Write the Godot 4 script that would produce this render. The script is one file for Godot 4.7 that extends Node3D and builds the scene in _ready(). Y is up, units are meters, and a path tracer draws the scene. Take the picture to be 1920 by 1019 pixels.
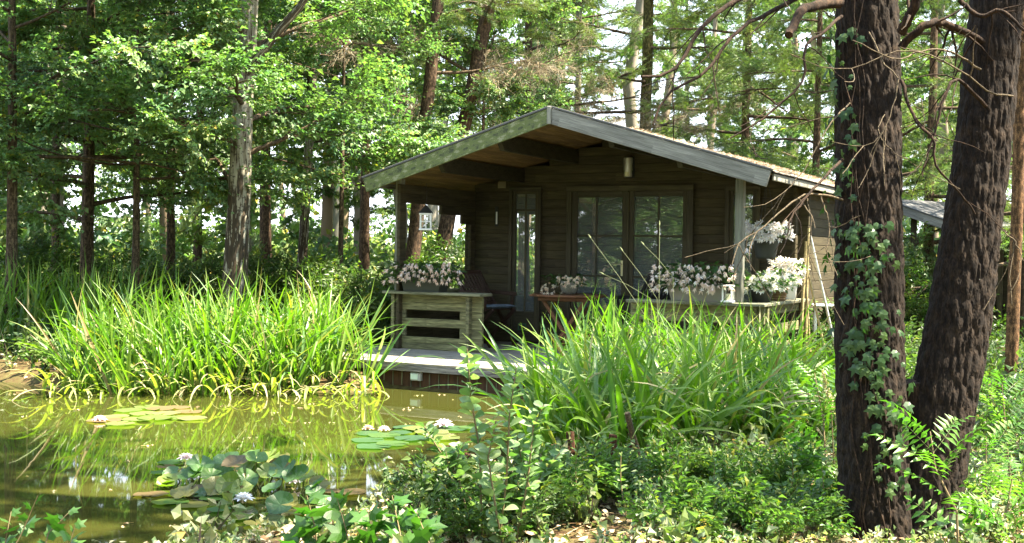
extends Node3D
# A log cabin with a porch at a garden pond, in open woodland. World axes: x runs along the cabin front, z out towards the pond, y up; the deck lies at y = 0.

const WATER := -0.28
var rng := RandomNumberGenerator.new()
var noise := FastNoiseLite.new()
var taken := {}
var boxes := {}
var M := {}
var TX := {}

# ---------------------------------------------------------------- mesh collecting
class MB:
	var v := PackedVector3Array()
	var n := PackedVector3Array()
	var c := PackedColorArray()
	var u := PackedVector2Array()
	var ix := PackedInt32Array()
	func tri(a: Vector3, b: Vector3, d: Vector3, col := Color.WHITE) -> void:
		var k := v.size()
		v.push_back(a); v.push_back(b); v.push_back(d)
		c.push_back(col); c.push_back(col); c.push_back(col)
		ix.push_back(k); ix.push_back(k + 1); ix.push_back(k + 2)
	func quad(a: Vector3, b: Vector3, d: Vector3, e: Vector3, col := Color.WHITE) -> void:
		var k := v.size()
		v.push_back(a); v.push_back(b); v.push_back(d); v.push_back(e)
		c.push_back(col); c.push_back(col); c.push_back(col); c.push_back(col)
		ix.append_array(PackedInt32Array([k, k + 1, k + 2, k, k + 2, k + 3]))
	# a flat polygon whose front looks along "out"
	func face(p: Array, out: Vector3, col := Color.WHITE) -> void:
		var nn: Vector3 = (p[2] - p[0]).cross(p[1] - p[0])
		var q := p.duplicate()
		if nn.dot(out) < 0.0:
			q.reverse()
		var k := v.size()
		for s in q:
			v.push_back(s); c.push_back(col)
		for i in range(1, q.size() - 1):
			ix.append_array(PackedInt32Array([k, k + i, k + i + 1]))
	func mesh(mat: Material) -> ArrayMesh:
		var a := []
		a.resize(Mesh.ARRAY_MAX)
		a[Mesh.ARRAY_VERTEX] = v
		if n.size() == v.size(): a[Mesh.ARRAY_NORMAL] = n
		if c.size() == v.size(): a[Mesh.ARRAY_COLOR] = c
		if u.size() == v.size(): a[Mesh.ARRAY_TEX_UV] = u
		a[Mesh.ARRAY_INDEX] = ix
		var m := ArrayMesh.new()
		m.add_surface_from_arrays(Mesh.PRIMITIVE_TRIANGLES, a)
		m.surface_set_material(0, mat)
		return m

func rf(a: float, b: float) -> float:
	return rng.randf_range(a, b)

func rv(s := 1.0) -> Vector3:
	return Vector3(rf(-s, s), rf(-s, s), rf(-s, s))

# a tube along points, smooth, with uv (u around, v metres along)
func tube(b: MB, pts: PackedVector3Array, rad: PackedFloat32Array, sides: int, col := Color.WHITE, rough := 0.0, seed_ := 0.0, cap := true) -> void:
	var k0 := b.v.size()
	var m := pts.size()
	var along := 0.0
	var side := Vector3.ZERO
	for i in m:
		var d: Vector3 = (pts[min(i + 1, m - 1)] - pts[max(i - 1, 0)]).normalized()
		if i == 0:
			side = d.cross(Vector3(0.31, 0.12, 0.94)).normalized()
			if side.length() < 0.1: side = d.cross(Vector3.RIGHT).normalized()
		else:
			along += pts[i].distance_to(pts[i - 1])
			side = (side - d * side.dot(d)).normalized()
		var up := d.cross(side)
		for j in sides + 1:
			var a := TAU * float(j % sides) / sides
			var o := side * cos(a) + up * sin(a)
			var r: float = rad[i]
			if rough > 0.0:
				r += rough * noise.get_noise_3d(cos(a) * 3.0 * 40.0 * rad[i] + seed_ * 17.0, along * 14.0, sin(a) * 3.0 * 40.0 * rad[i])
			b.v.push_back(pts[i] + o * r)
			b.n.push_back(o)
			b.c.push_back(col)
			b.u.push_back(Vector2(float(j) / sides, along))
	for i in m - 1:
		for j in sides:
			var p := k0 + i * (sides + 1) + j
			var q := p + sides + 1
			b.ix.append_array(PackedInt32Array([p, q, p + 1, p + 1, q, q + 1]))
	if cap:
		for e in [0, m - 1]:
			var k := b.v.size()
			var d: Vector3 = (pts[1] - pts[0]).normalized() * -1.0 if e == 0 else (pts[m - 1] - pts[m - 2]).normalized()
			b.v.push_back(pts[e]); b.n.push_back(d); b.c.push_back(col); b.u.push_back(Vector2(0.5, 0))
			for j in sides + 1:
				b.v.push_back(b.v[k0 + e * (sides + 1) + j]); b.n.push_back(d); b.c.push_back(col); b.u.push_back(Vector2(0.5, 0.01 * j))
			for j in sides:
				if e == 0: b.ix.append_array(PackedInt32Array([k, k + 1 + j, k + 2 + j]))
				else: b.ix.append_array(PackedInt32Array([k, k + 2 + j, k + 1 + j]))

# recompute smooth normals of a rough tube from its own faces (seam joined by position)
func smooth(b: MB) -> void:
	var acc := {}
	for t in range(0, b.ix.size(), 3):
		var a: Vector3 = b.v[b.ix[t]]; var d: Vector3 = b.v[b.ix[t + 1]]; var e: Vector3 = b.v[b.ix[t + 2]]
		var nn: Vector3 = (e - a).cross(d - a)
		for p in [a, d, e]:
			acc[p] = acc.get(p, Vector3.ZERO) + nn
	for i in b.v.size():
		b.n[i] = (acc.get(b.v[i], b.n[i]) as Vector3).normalized()

# a box with chamfered edges, centred; x is the long axis of boards (the grain runs along x)
func cbox(size: Vector3, bev: float) -> ArrayMesh:
	var key := "%.4f %.4f %.4f %.4f" % [size.x, size.y, size.z, bev]
	if boxes.has(key): return boxes[key]
	var b := MB.new()
	var h := size * 0.5
	var e: float = min(bev, min(h.x, min(h.y, h.z)) * 0.9)
	var ax := [Vector3.RIGHT, Vector3.UP, Vector3.BACK]
	var hs := [h.x, h.y, h.z]
	for i in 3:
		var j := (i + 1) % 3
		var k := (i + 2) % 3
		for s in [-1.0, 1.0]:
			var o: Vector3 = ax[i] * s
			var q: Vector3 = ax[i] * (hs[i] * s)
			var a: Vector3 = ax[j] * (hs[j] - e)
			var d: Vector3 = ax[k] * (hs[k] - e)
			b.face([q - a - d, q + a - d, q + a + d, q - a + d], o)
			for s2 in [-1.0, 1.0]:
				var p1: Vector3 = ax[i] * (hs[i] * s) + ax[j] * ((hs[j] - e) * s2)
				var p2: Vector3 = ax[i] * ((hs[i] - e) * s) + ax[j] * (hs[j] * s2)
				b.face([p1 - d, p2 - d, p2 + d, p1 + d], o + ax[j] * s2)
	for sx in [-1.0, 1.0]:
		for sy in [-1.0, 1.0]:
			for sz in [-1.0, 1.0]:
				var c0 := Vector3(sx * h.x, sy * (h.y - e), sz * (h.z - e))
				var c1 := Vector3(sx * (h.x - e), sy * h.y, sz * (h.z - e))
				var c2 := Vector3(sx * (h.x - e), sy * (h.y - e), sz * h.z)
				b.face([c0, c1, c2], Vector3(sx, sy, sz))
	b.c.clear()
	var m := b.mesh(null)
	boxes[key] = m
	return m

# ---------------------------------------------------------------- nodes
func numbered(called: String) -> String:
	var k: int = taken.get(called, 0)
	taken[called] = k + 1
	return called if k == 0 else "%s_%03d" % [called, k]

func tag(o: Node, label: String, category: String, group := "") -> Node:
	o.set_meta("label", label)
	o.set_meta("category", category)
	if group != "": o.set_meta("group", group)
	return o

func thing(called: String, label: String, category: String, at := Vector3.ZERO, turn := 0.0, group := "") -> Node3D:
	var o := Node3D.new()
	o.name = numbered(called)
	add_child(o)
	o.position = at
	o.rotation.y = turn
	tag(o, label, category, group)
	return o

func put(parent: Node, called: String, m: Mesh, mat: Material = null, at := Vector3.ZERO, rot := Vector3.ZERO) -> MeshInstance3D:
	var o := MeshInstance3D.new()
	o.name = called
	o.mesh = m
	if mat: o.material_override = mat
	o.position = at
	o.rotation = rot
	parent.add_child(o, true)
	return o

func sub(parent: Node, called: String, at := Vector3.ZERO) -> Node3D:
	var o := Node3D.new()
	o.name = called
	o.position = at
	parent.add_child(o, true)
	return o

func board(parent: Node, called: String, size: Vector3, at: Vector3, mat, rot := Vector3.ZERO, bev := 0.004) -> MeshInstance3D:
	var m: Material = mat[rng.randi() % mat.size()] if mat is Array else mat
	return put(parent, called, cbox(size, bev), m, at, rot)

const ALONG_Z := Vector3(0, PI / 2, 0)
const UPRIGHT := Vector3(0, 0, PI / 2)

# many copies of one mesh as one part
func many(parent: Node, called: String, m: Mesh, xf: Array, cols: Array) -> MultiMeshInstance3D:
	var mm := MultiMesh.new()
	mm.transform_format = MultiMesh.TRANSFORM_3D
	mm.use_colors = true
	mm.mesh = m
	mm.instance_count = xf.size()
	for i in xf.size():
		mm.set_instance_transform(i, xf[i])
		mm.set_instance_color(i, cols[i])
	var o := MultiMeshInstance3D.new()
	o.name = called
	o.multimesh = mm
	o.set_meta("kind", "stuff")
	parent.add_child(o, true)
	return o

func facing(dir: Vector3, roll := 0.0, s := 1.0) -> Basis:
	var z := dir.normalized()
	var x := Vector3.UP.cross(z)
	if x.length() < 0.05: x = Vector3.RIGHT
	x = x.normalized()
	var y := z.cross(x).normalized()
	return (Basis(x, y, z) * Basis(Vector3.BACK, roll)).scaled_local(Vector3(s, s, s))

# ---------------------------------------------------------------- textures and materials
func lin(r: float, g: float, b: float) -> Color:
	return Color(r, g, b).linear_to_srgb()

func noise_img(w: int, h: int, freq: float, kind: int, oct: int, sd: int) -> Image:
	var f := FastNoiseLite.new()
	f.seed = sd
	f.noise_type = kind
	f.frequency = freq
	f.fractal_octaves = oct
	return f.get_seamless_image(w, h)

# grey picture between lo and hi from noise, stretched along x by "stretch"
func grain_tex(sd: int, stretch: float, lo: float, hi: float) -> ImageTexture:
	var w := 256
	var h := 256
	var a := noise_img(w, h, 0.02, FastNoiseLite.TYPE_SIMPLEX_SMOOTH, 4, sd)
	var fine := noise_img(w, h, 0.11, FastNoiseLite.TYPE_SIMPLEX, 3, sd + 1)
	var im := Image.create(w, h, true, Image.FORMAT_RGB8)
	for y in h:
		for x in w:
			var p := a.get_pixel(int(x / stretch) % w, y).r
			var q := fine.get_pixel(int(x / (stretch * 1.7)) % w, (y * 2) % h).r
			var t := p * 0.45 + q * 0.55
			t = lerpf(lo, hi, clampf((t - 0.2) * 1.65, 0, 1))
			im.set_pixel(x, y, Color(t, t, t))
	im.generate_mipmaps()
	return ImageTexture.create_from_image(im)

func blotch_tex(sd: int, freq: float, cols: Array, kind := FastNoiseLite.TYPE_SIMPLEX_SMOOTH, fine_amt := 0.35) -> ImageTexture:
	var w := 256
	var a := noise_img(w, w, freq, kind, 4, sd)
	var fine := noise_img(w, w, 0.16, FastNoiseLite.TYPE_SIMPLEX, 3, sd + 7)
	var im := Image.create(w, w, true, Image.FORMAT_RGB8)
	var nn := cols.size() - 1
	for y in w:
		for x in w:
			var t := clampf((a.get_pixel(x, y).r - 0.5) * 1.5 + 0.5 + (fine.get_pixel(x, y).r - 0.5) * fine_amt * 2.0, 0, 0.9999) * nn
			var k := int(t)
			var c: Color = (cols[k] as Color).lerp(cols[k + 1], t - k)
			im.set_pixel(x, y, c)
	im.generate_mipmaps()
	return ImageTexture.create_from_image(im)

func smat(col: Color, rough := 0.8, tex: Texture2D = null, sc := Vector3.ONE, off := Vector3.ZERO, world := false) -> StandardMaterial3D:
	var m := StandardMaterial3D.new()
	m.albedo_color = col
	m.roughness = rough
	m.metallic_specular = 0.35
	if tex:
		m.albedo_texture = tex
		m.uv1_triplanar = true
		m.uv1_world_triplanar = world
		m.uv1_scale = sc
		m.uv1_offset = off
	return m

func wood(r: float, g: float, b: float, rough := 0.75, tex := "grain", spread := 0.12, n := 4) -> Array:
	var out := []
	for i in n:
		var k := 1.0 + spread * (float(i) / maxf(1.0, n - 1) - 0.5) * 2.0
		var m := smat(lin(r * k, g * k, b * (k * 0.5 + 0.5)), rough, TX[tex], Vector3(0.9, 4.0, 4.0), Vector3(0.37 * i, 0.61 * i, 0.23 * i))
		m.heightmap_enabled = true
		m.heightmap_texture = TX[tex]
		m.heightmap_scale = 0.12
		out.push_back(m)
	return out

func leafmat(back := Color(0.7, 0.85, 0.3), rough := 0.42) -> StandardMaterial3D:
	var m := StandardMaterial3D.new()
	m.albedo_color = Color.WHITE
	m.vertex_color_use_as_albedo = true
	m.roughness = rough
	m.metallic_specular = 0.5
	m.backlight_enabled = true
	m.backlight = back
	m.cull_mode = BaseMaterial3D.CULL_DISABLED
	return m

# ---------------------------------------------------------------- foliage pieces
# a leaf folded along its midrib: base p, direction d, upper side up
func leaf(b: MB, p: Vector3, d: Vector3, up: Vector3, l: float, w: float, col: Color, fold := 0.25, droop := 0.15) -> void:
	var s := d.cross(up).normalized()
	var nn := s.cross(d).normalized()
	var t := p + d * l - nn * (l * droop)
	var m := p + d * (l * 0.45) + nn * (l * 0.03)
	var e := nn * (w * fold)
	var q1 := m + s * (w * 0.5) + e
	var q2 := m - s * (w * 0.5) + e
	var k := b.v.size()
	b.v.append_array(PackedVector3Array([p, q1, t, q2, m]))
	b.c.append_array(PackedColorArray([col, col, col, col, col]))
	b.ix.append_array(PackedInt32Array([k, k + 1, k + 4, k + 1, k + 2, k + 4, k + 4, k + 2, k + 3, k, k + 4, k + 3]))

# a rounder leaf with more outline points; lobes > 0 gives it a jagged outline
func leaf_big(b: MB, p: Vector3, d: Vector3, up: Vector3, l: float, w: float, col: Color, jag := 0.0, fold := 0.18, widest := 0.45) -> void:
	var s := d.cross(up).normalized()
	var nn := s.cross(d).normalized()
	var m := 6
	var k := b.v.size()
	for i in m + 1:
		var t := float(i) / m
		var half := w * 0.5 * pow(sin(PI * pow(t, log(0.5) / log(widest))), 0.8)
		if i == 0 or i == m: half = w * 0.02
		if jag > 0.0 and i > 0 and i < m: half *= (1.0 + jag * (1.0 if i % 2 == 0 else -1.0))
		var c0 := p + d * (l * t) - nn * (l * 0.22 * t * t)
		b.v.push_back(c0 - s * half + nn * (half * 2.0 * fold)); b.v.push_back(c0); b.v.push_back(c0 + s * half + nn * (half * 2.0 * fold))
		b.c.push_back(col); b.c.push_back(col); b.c.push_back(col)
	for i in m:
		var a := k + i * 3
		b.ix.append_array(PackedInt32Array([a, a + 3, a + 1, a + 1, a + 3, a + 4, a + 1, a + 4, a + 2, a + 2, a + 4, a + 5]))

func stick(b: MB, a: Vector3, e: Vector3, r: float, col: Color) -> void:
	var d := (e - a).normalized()
	var s := d.cross(Vector3(0.3, 0.9, 0.2)).normalized() * r
	var q := d.cross(s)
	var k := b.v.size()
	b.v.append_array(PackedVector3Array([a + s, a - s * 0.5 + q * 0.87, a - s * 0.5 - q * 0.87, e]))
	b.c.append_array(PackedColorArray([col, col, col, col]))
	b.ix.append_array(PackedInt32Array([k, k + 1, k + 3, k + 1, k + 2, k + 3, k + 2, k, k + 3]))

func vary(c: Color, amt: float) -> Color:
	var k := 1.0 + rf(-amt, amt)
	var h := rf(-amt, amt) * 0.5
	return Color(c.r * k * (1.0 + h), c.g * k, c.b * k * (1.0 - h))

# a leafy spray that grows along +z
func spray(n: int, length: float, ll: float, lw: float, col: Color, twig: Color, flat := 0.6, mat: Material = null, big := false, jag := 0.0) -> ArrayMesh:
	var b := MB.new()
	var arms := 5
	for a in arms:
		var yaw := rf(-1.1, 1.1) if a > 0 else 0.0
		var d := Vector3(sin(yaw), rf(-0.5, 0.5) * (1.0 - flat * 0.6), cos(yaw)).normalized()
		var p0 := Vector3(0, 0, length * (rf(0.0, 0.35) if a > 0 else 0.0))
		var len_a := length * (rf(0.5, 0.85) if a > 0 else 1.0)
		stick(b, p0, p0 + d * len_a, 0.004, twig)
		var cnt := n / arms
		for i in cnt:
			var t := (i + rf(0, 0.8)) / cnt
			var p := p0 + d * (len_a * t) + rv(0.02)
			var side := -1.0 if i % 2 == 0 else 1.0
			var ld := (d * rf(0.2, 0.8) + d.cross(Vector3.UP).normalized() * side * rf(0.4, 1.0) + Vector3(0, rf(-0.6, 0.25), 0)).normalized()
			var up := (Vector3.UP + rv(0.7 * (1.2 - flat))).normalized()
			var k := rf(0.65, 1.2)
			var cc := vary(col, 0.28)
			if rng.randf() < 0.025: cc = Color(col.r * 2.2, col.g * 1.3, col.b * 0.6)
			if big: leaf_big(b, p, ld, up, ll * k, lw * k, cc, jag)
			else: leaf(b, p, ld, up, ll * k, lw * k, cc)
	return b.mesh(mat)

# a conifer spray along +z: a twig with side twigs, thin needles all round
func needles(n: int, length: float, nl: float, nw: float, col: Color, twig: Color, mat: Material, hang := 0.0, spread := 1.0) -> ArrayMesh:
	var b := MB.new()
	var arms := 7
	for a in arms:
		var yaw := rf(-1.0, 1.0) * spread if a > 0 else 0.0
		var d := Vector3(sin(yaw), rf(-0.35, 0.25) - hang, cos(yaw)).normalized()
		var p0 := Vector3(0, 0, length * (rf(0.0, 0.6) if a > 0 else 0.0))
		var la := length * (rf(0.3, 0.65) if a > 0 else 1.0)
		stick(b, p0, p0 + d * la, 0.004, twig)
		for i in n / arms:
			var t := pow(rng.randf(), 0.8)
			var p := p0 + d * (la * t)
			var o := rv(1.0)
			o = (o - d * o.dot(d)).normalized()
			var nd := (d * rf(0.3, 1.1) + o).normalized()
			var l := nl * rf(0.6, 1.2)
			var s := nd.cross(o + rv(0.4)).normalized() * (nw * 0.5)
			var cc := vary(col, 0.3)
			b.tri(p - s, p + s, p + nd * l, cc)
	return b.mesh(mat)

# bare dead twigs along +z
func dead_twigs(n: int, length: float, col: Color, mat: Material) -> ArrayMesh:
	var b := MB.new()
	for i in n:
		var p := Vector3(0, 0, length * rf(0, 0.7))
		var d := Vector3(rf(-0.8, 0.8), rf(-0.7, 0.3), rf(0.2, 1.0)).normalized()
		var l := length * rf(0.2, 0.6)
		var m := p + d * l * 0.5 + rv(0.02)
		stick(b, p, m + (m - p) * 0.1, 0.0045, vary(col, 0.3))
		stick(b, m, p + d * l + Vector3(0, -0.05 * l, 0) + rv(0.06), 0.003, vary(col, 0.3))
		for j in 2:
			stick(b, m, m + (d + rv(0.9)).normalized() * l * 0.4, 0.0022, vary(col, 0.3))
	return b.mesh(mat)

# ---------------------------------------------------------------- trees
func bend(a: Vector3, dir: Vector3, length: float, n: int, wob: float, lift: float) -> PackedVector3Array:
	var pts := PackedVector3Array([a])
	var d := dir.normalized()
	for i in n:
		d = (d + rv(wob) + Vector3(0, lift, 0)).normalized()
		pts.push_back(pts[i] + d * (length / n))
	return pts

func taper(n: int, r0: float, r1: float, pw := 1.0) -> PackedFloat32Array:
	var r := PackedFloat32Array()
	for i in n: r.push_back(lerpf(r0, r1, pow(float(i) / (n - 1), pw)))
	return r

func along(pts: PackedVector3Array, t: float) -> Vector3:
	var x := clampf(t, 0, 0.9999) * (pts.size() - 1)
	var k := int(x)
	return pts[k].lerp(pts[k + 1], x - k)

# a whole tree under node t. o: h, r, top (offset of the top), bark, sides, limbs, from, to, reach, reach_top, rise, wob, lift, subs, per, spray, size, tone, tones, dead, rough, part
func grow(t: Node3D, o: Dictionary) -> void:
	var h: float = o.h
	var n := int(maxf(8, h * o.get("rings", 1.2)))
	var pts := PackedVector3Array()
	var top: Vector3 = o.get("top", Vector3.ZERO)
	var wob: float = o.get("trunk_wob", 0.03)
	var sd := rng.randf() * 100.0
	for i in n + 1:
		var f := float(i) / n
		pts.push_back(Vector3(0, -0.25 + (h + 0.25) * f, 0) + top * pow(f, o.get("top_pow", 1.0)) + Vector3(noise.get_noise_2d(sd, f * h * 6.0), 0, noise.get_noise_2d(sd + 50.0, f * h * 6.0)) * wob * h * 0.25)
	var r: float = o.r
	var rad := taper(n + 1, r, r * o.get("tip", 0.22), 0.9)
	rad[0] *= 1.35
	rad[1] *= 1.08
	var b := MB.new()
	tube(b, pts, rad, o.get("sides", 9), Color.WHITE, o.get("rough", 0.0), sd)
	if o.get("rough", 0.0) > 0.0: smooth(b)
	put(t, "trunk", b.mesh(o.bark))
	var xf := []
	var cols := []
	var xd := []
	var cd := []
	var all := MB.new()
	var limbs: int = o.limbs
	var az := rf(0, TAU)
	for i in limbs:
		var f := lerpf(o.from, o.to, (i + rf(0.1, 0.9)) / limbs)
		az += 2.4 + rf(-0.5, 0.5)
		if o.has("az"): az = o.az[i % o.az.size()] + rf(-0.25, 0.25)
		var g: float = (f - o.from) / maxf(0.01, o.to - o.from)
		var ll: float = lerpf(o.reach, o.reach_top, g) * rf(0.7, 1.15)
		var rise: float = o.rise + rf(-0.15, 0.15)
		var dir := Vector3(cos(az) * cos(rise), sin(rise), sin(az) * cos(rise))
		var a := along(pts, f)
		var lp := bend(a, dir, ll, 7, o.get("wob", 0.12), o.get("lift", 0.0))
		var r0: float = minf(r * lerpf(1.0, 0.3, f) * 0.42, 0.012 + ll * 0.014)
		var lb := MB.new()
		tube(lb, lp, taper(8, r0, r0 * 0.25), 5)
		var dead: bool = g < o.get("dead", 0.0)
		for j in o.subs:
			var s := lerpf(0.25, 1.0, (j + rf(0, 0.9)) / o.subs)
			var p := along(lp, s)
			var fw := (along(lp, minf(s + 0.1, 1.0)) - along(lp, s - 0.1)).normalized()
			var sd2 := fw.cross(Vector3.UP).normalized() * (1.0 if j % 2 == 0 else -1.0)
			var sl := ll * rf(0.18, 0.42) * (1.15 - s * 0.6)
			var sdir := (fw * rf(0.4, 1.0) + sd2 * rf(0.3, 1.0) + Vector3(0, rf(-0.35, 0.3), 0)).normalized()
			if s > 0.93: sdir = fw
			var sp := bend(p, sdir, sl, 3, 0.2, o.get("sub_lift", -0.03))
			tube(lb, sp, taper(4, r0 * 0.32, r0 * 0.1), 3, Color.WHITE, 0.0, 0.0, false)
			for q in o.per:
				var w = (q + rf(0.3, 1.0)) / o.per
				var c := along(sp, w) + rv(0.05)
				var sd3 := ((sp[3] - sp[0]).normalized() + rv(0.55)).normalized()
				sd3.y *= 0.7
				var k: float = o.size * rf(0.7, 1.25)
				if dead:
					xd.push_back(Transform3D(facing(sd3, rf(0, TAU), k), c)); cd.push_back(Color.WHITE)
				else:
					xf.push_back(Transform3D(facing(sd3, rf(-0.6, 0.6), k), c))
					var tn: Color = o.tones[rng.randi() % o.tones.size()]
					cols.push_back(vary(tn, 0.12))
		if o.get("part", false):
			put(t, "branch", lb.mesh(o.get("twig", o.bark)))
		else:
			var base := all.v.size()
			all.v.append_array(lb.v); all.n.append_array(lb.n); all.c.append_array(lb.c); all.u.append_array(lb.u)
			for q in lb.ix: all.ix.push_back(q + base)
	if all.v.size() > 0:
		var bo := put(t, "branches", all.mesh(o.get("twig", o.bark)))
		bo.set_meta("kind", "stuff")
	if xf.size() > 0: many(t, "crown", o.spray, xf, cols)
	if xd.size() > 0: many(t, "dead_twigs", o.dead_spray, xd, cd)

# ---------------------------------------------------------------- sword leaves
# a blade one metre long rising along +y, bending towards +z; "arch" is the bend in radians, "brk" the place of a sharp fold (0 = none)
func blade(arch: float, w: float, brk := 0.0, twist := 0.3, withered := 0) -> ArrayMesh:
	var b := MB.new()
	var n := 9
	var p := Vector3.ZERO
	var a := 0.04
	for i in n + 1:
		var t := float(i) / n
		var half := w * 0.5 * minf(1.0, 0.55 + t * 1.6) * (1.0 if t < 0.55 else pow(maxf(0.0, 1.0 - (t - 0.55) / 0.45), 0.75))
		half = maxf(half, 0.0006)
		var d := Vector3(0, cos(a), sin(a))
		var s := Vector3.RIGHT.rotated(Vector3.UP, twist * t)
		var nn := s.cross(d).normalized()
		b.v.push_back(p - s * half); b.v.push_back(p + nn * half * 0.35); b.v.push_back(p + s * half)
		p += d / n
		a += arch / n * (0.35 + 1.5 * t)
		if brk > 0.0 and t <= brk and t + 1.0 / n > brk: a += 1.6
	for i in n:
		var k := i * 3
		b.ix.append_array(PackedInt32Array([k, k + 3, k + 1, k + 1, k + 3, k + 4, k + 1, k + 4, k + 2, k + 2, k + 4, k + 5]))
	# some leaves have withered brown tips
	for q in b.v.size(): b.c.push_back(Color(1.7, 0.95, 1.0) if withered > 0 and q / 3 > n - withered else Color.WHITE)
	return b.mesh(null)

var blades := []
var blade_mats := {}

func blade_mat(c: Color) -> StandardMaterial3D:
	var key := "%.3f %.3f %.3f" % [c.r, c.g, c.b]
	if not blade_mats.has(key):
		var m := leafmat(Color(0.85, 1.0, 0.4), 0.42)
		m.albedo_color = c.linear_to_srgb()
		blade_mats[key] = m
	return blade_mats[key]

# sword-leaved plants rooted at the given fans; the first 300 leaves as parts, the rest as one part
func sword_bed(t: Node3D, fans: Array, per: int, hgt: Vector2, tones: Array, lean: float, archy: float, limit := 300, heart := Vector3.INF, outward := 0.0) -> void:
	var cnt := 0
	var xs := {}
	var cs := {}
	for f in fans:
		var p: Vector3 = f
		var az := rf(0, TAU)
		for i in per:
			var a := az + (PI if i % 2 == 0 else 0.0) + rf(-0.7, 0.7)
			var kind := 0
			var r := rng.randf()
			if r < 0.42 - archy * 0.3: kind = rng.randi() % 3
			elif r < 0.80 - archy * 0.2: kind = 3 + rng.randi() % 3
			elif r < 0.93: kind = 6 + rng.randi() % 2
			else: kind = 8 + rng.randi() % 2
			var h := rf(hgt.x, hgt.y) * (1.0 if kind < 6 else 0.85)
			var bs := Basis(Vector3.UP, a) * Basis(Vector3.RIGHT, rf(0.0, lean)) * Basis(Vector3.UP, rf(-1.2, 1.2))
			if outward > 0.0:
				var o2: Vector3 = (p - heart) * Vector3(1, 0, 1)
				bs = Basis(Vector3.UP.cross(o2).normalized(), outward * minf(1.3, o2.length()) * rf(0.4, 1.3)) * bs
			bs = bs.scaled_local(Vector3(rf(0.5, 1.3), h, h))
			var x := Transform3D(bs, p + Vector3(rf(-0.05, 0.05), -0.03, rf(-0.05, 0.05)))
			var tone: Color = tones[rng.randi() % tones.size()]
			if rng.randf() < 0.07: tone = [Color(0.34, 0.30, 0.12), Color(0.30, 0.22, 0.10), Color(0.42, 0.37, 0.2)][rng.randi() % 3]
			if cnt < limit:
				var o := put(t, "leaf", blades[kind], blade_mat(tone))
				o.transform = x
			else:
				if not xs.has(kind): xs[kind] = []; cs[kind] = []
				xs[kind].push_back(x); cs[kind].push_back(vary(tone, 0.15))
			cnt += 1
	var b := MB.new()
	for k in xs:
		var src: Array = blades[k].surface_get_arrays(0)
		for i in xs[k].size():
			weld(b, src, xs[k][i], cs[k][i])
	if b.v.size() > 0:
		put(t, "leaves", b.mesh(blade_mat(Color.WHITE))).set_meta("kind", "stuff")

# add a transformed copy of a mesh's arrays to b, in one colour
func weld(b: MB, src: Array, x: Transform3D, col: Color) -> void:
	var base := b.v.size()
	var vs: PackedVector3Array = x * (src[Mesh.ARRAY_VERTEX] as PackedVector3Array)
	b.v.append_array(vs)
	for q in (src[Mesh.ARRAY_COLOR] as PackedColorArray): b.c.push_back(q * col)
	for q in src[Mesh.ARRAY_INDEX]: b.ix.push_back(q + base)

# ---------------------------------------------------------------- ground
const POND := [Vector2(-1.3, 3.2), Vector2(0.7, 3.2), Vector2(1.2, 4.5), Vector2(1.7, 5.8), Vector2(1.95, 7.0), Vector2(1.95, 8.4), Vector2(1.7, 9.8), Vector2(0.6, 11.4), Vector2(-2, 12.5), Vector2(-5, 12), Vector2(-7.8, 9.6), Vector2(-7.4, 6.6), Vector2(-5.6, 5.0), Vector2(-3.9, 5.25), Vector2(-2.5, 4.5), Vector2(-1.3, 3.7)]
var pond_poly := PackedVector2Array(POND)

func shore(x: float, z: float) -> float:
	var p := Vector2(x, z)
	var d := 1e9
	for i in POND.size():
		d = minf(d, p.distance_to(Geometry2D.get_closest_point_to_segment(p, POND[i], POND[(i + 1) % POND.size()])))
	return -d if Geometry2D.is_point_in_polygon(p, pond_poly) else d

func ground(x: float, z: float) -> float:
	if x < -14 or x > 12 or z < -14 or z > 18: return -0.13 + noise.get_noise_2d(x * 2.0, z * 2.0) * 0.12
	var s := shore(x, z)
	if s < 0: return -0.30 - smoothstep(0.0, 0.8, -s) * 0.7
	return -0.30 + smoothstep(0.0, 0.35, s) * 0.17 + noise.get_noise_2d(x * 25.0, z * 25.0) * 0.03 * smoothstep(0.0, 0.3, s) + (noise.get_noise_2d(x * 2.0, z * 2.0) * 0.12 * smoothstep(2.0, 6.0, s) if z < -2 or x < -5 else 0.0)

func axis(lo: float, hi: float, step: float) -> PackedFloat32Array:
	var a := PackedFloat32Array()
	var x := lo
	var g := step
	var left := []
	while x > -500.0:
		g *= 1.35
		x -= g
		left.push_front(x)
	for q in left: a.push_back(q)
	x = lo
	while x <= hi:
		a.push_back(x)
		x += step
	g = step
	while x < 500.0:
		a.push_back(x)
		g *= 1.35
		x += g
	return a

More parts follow.
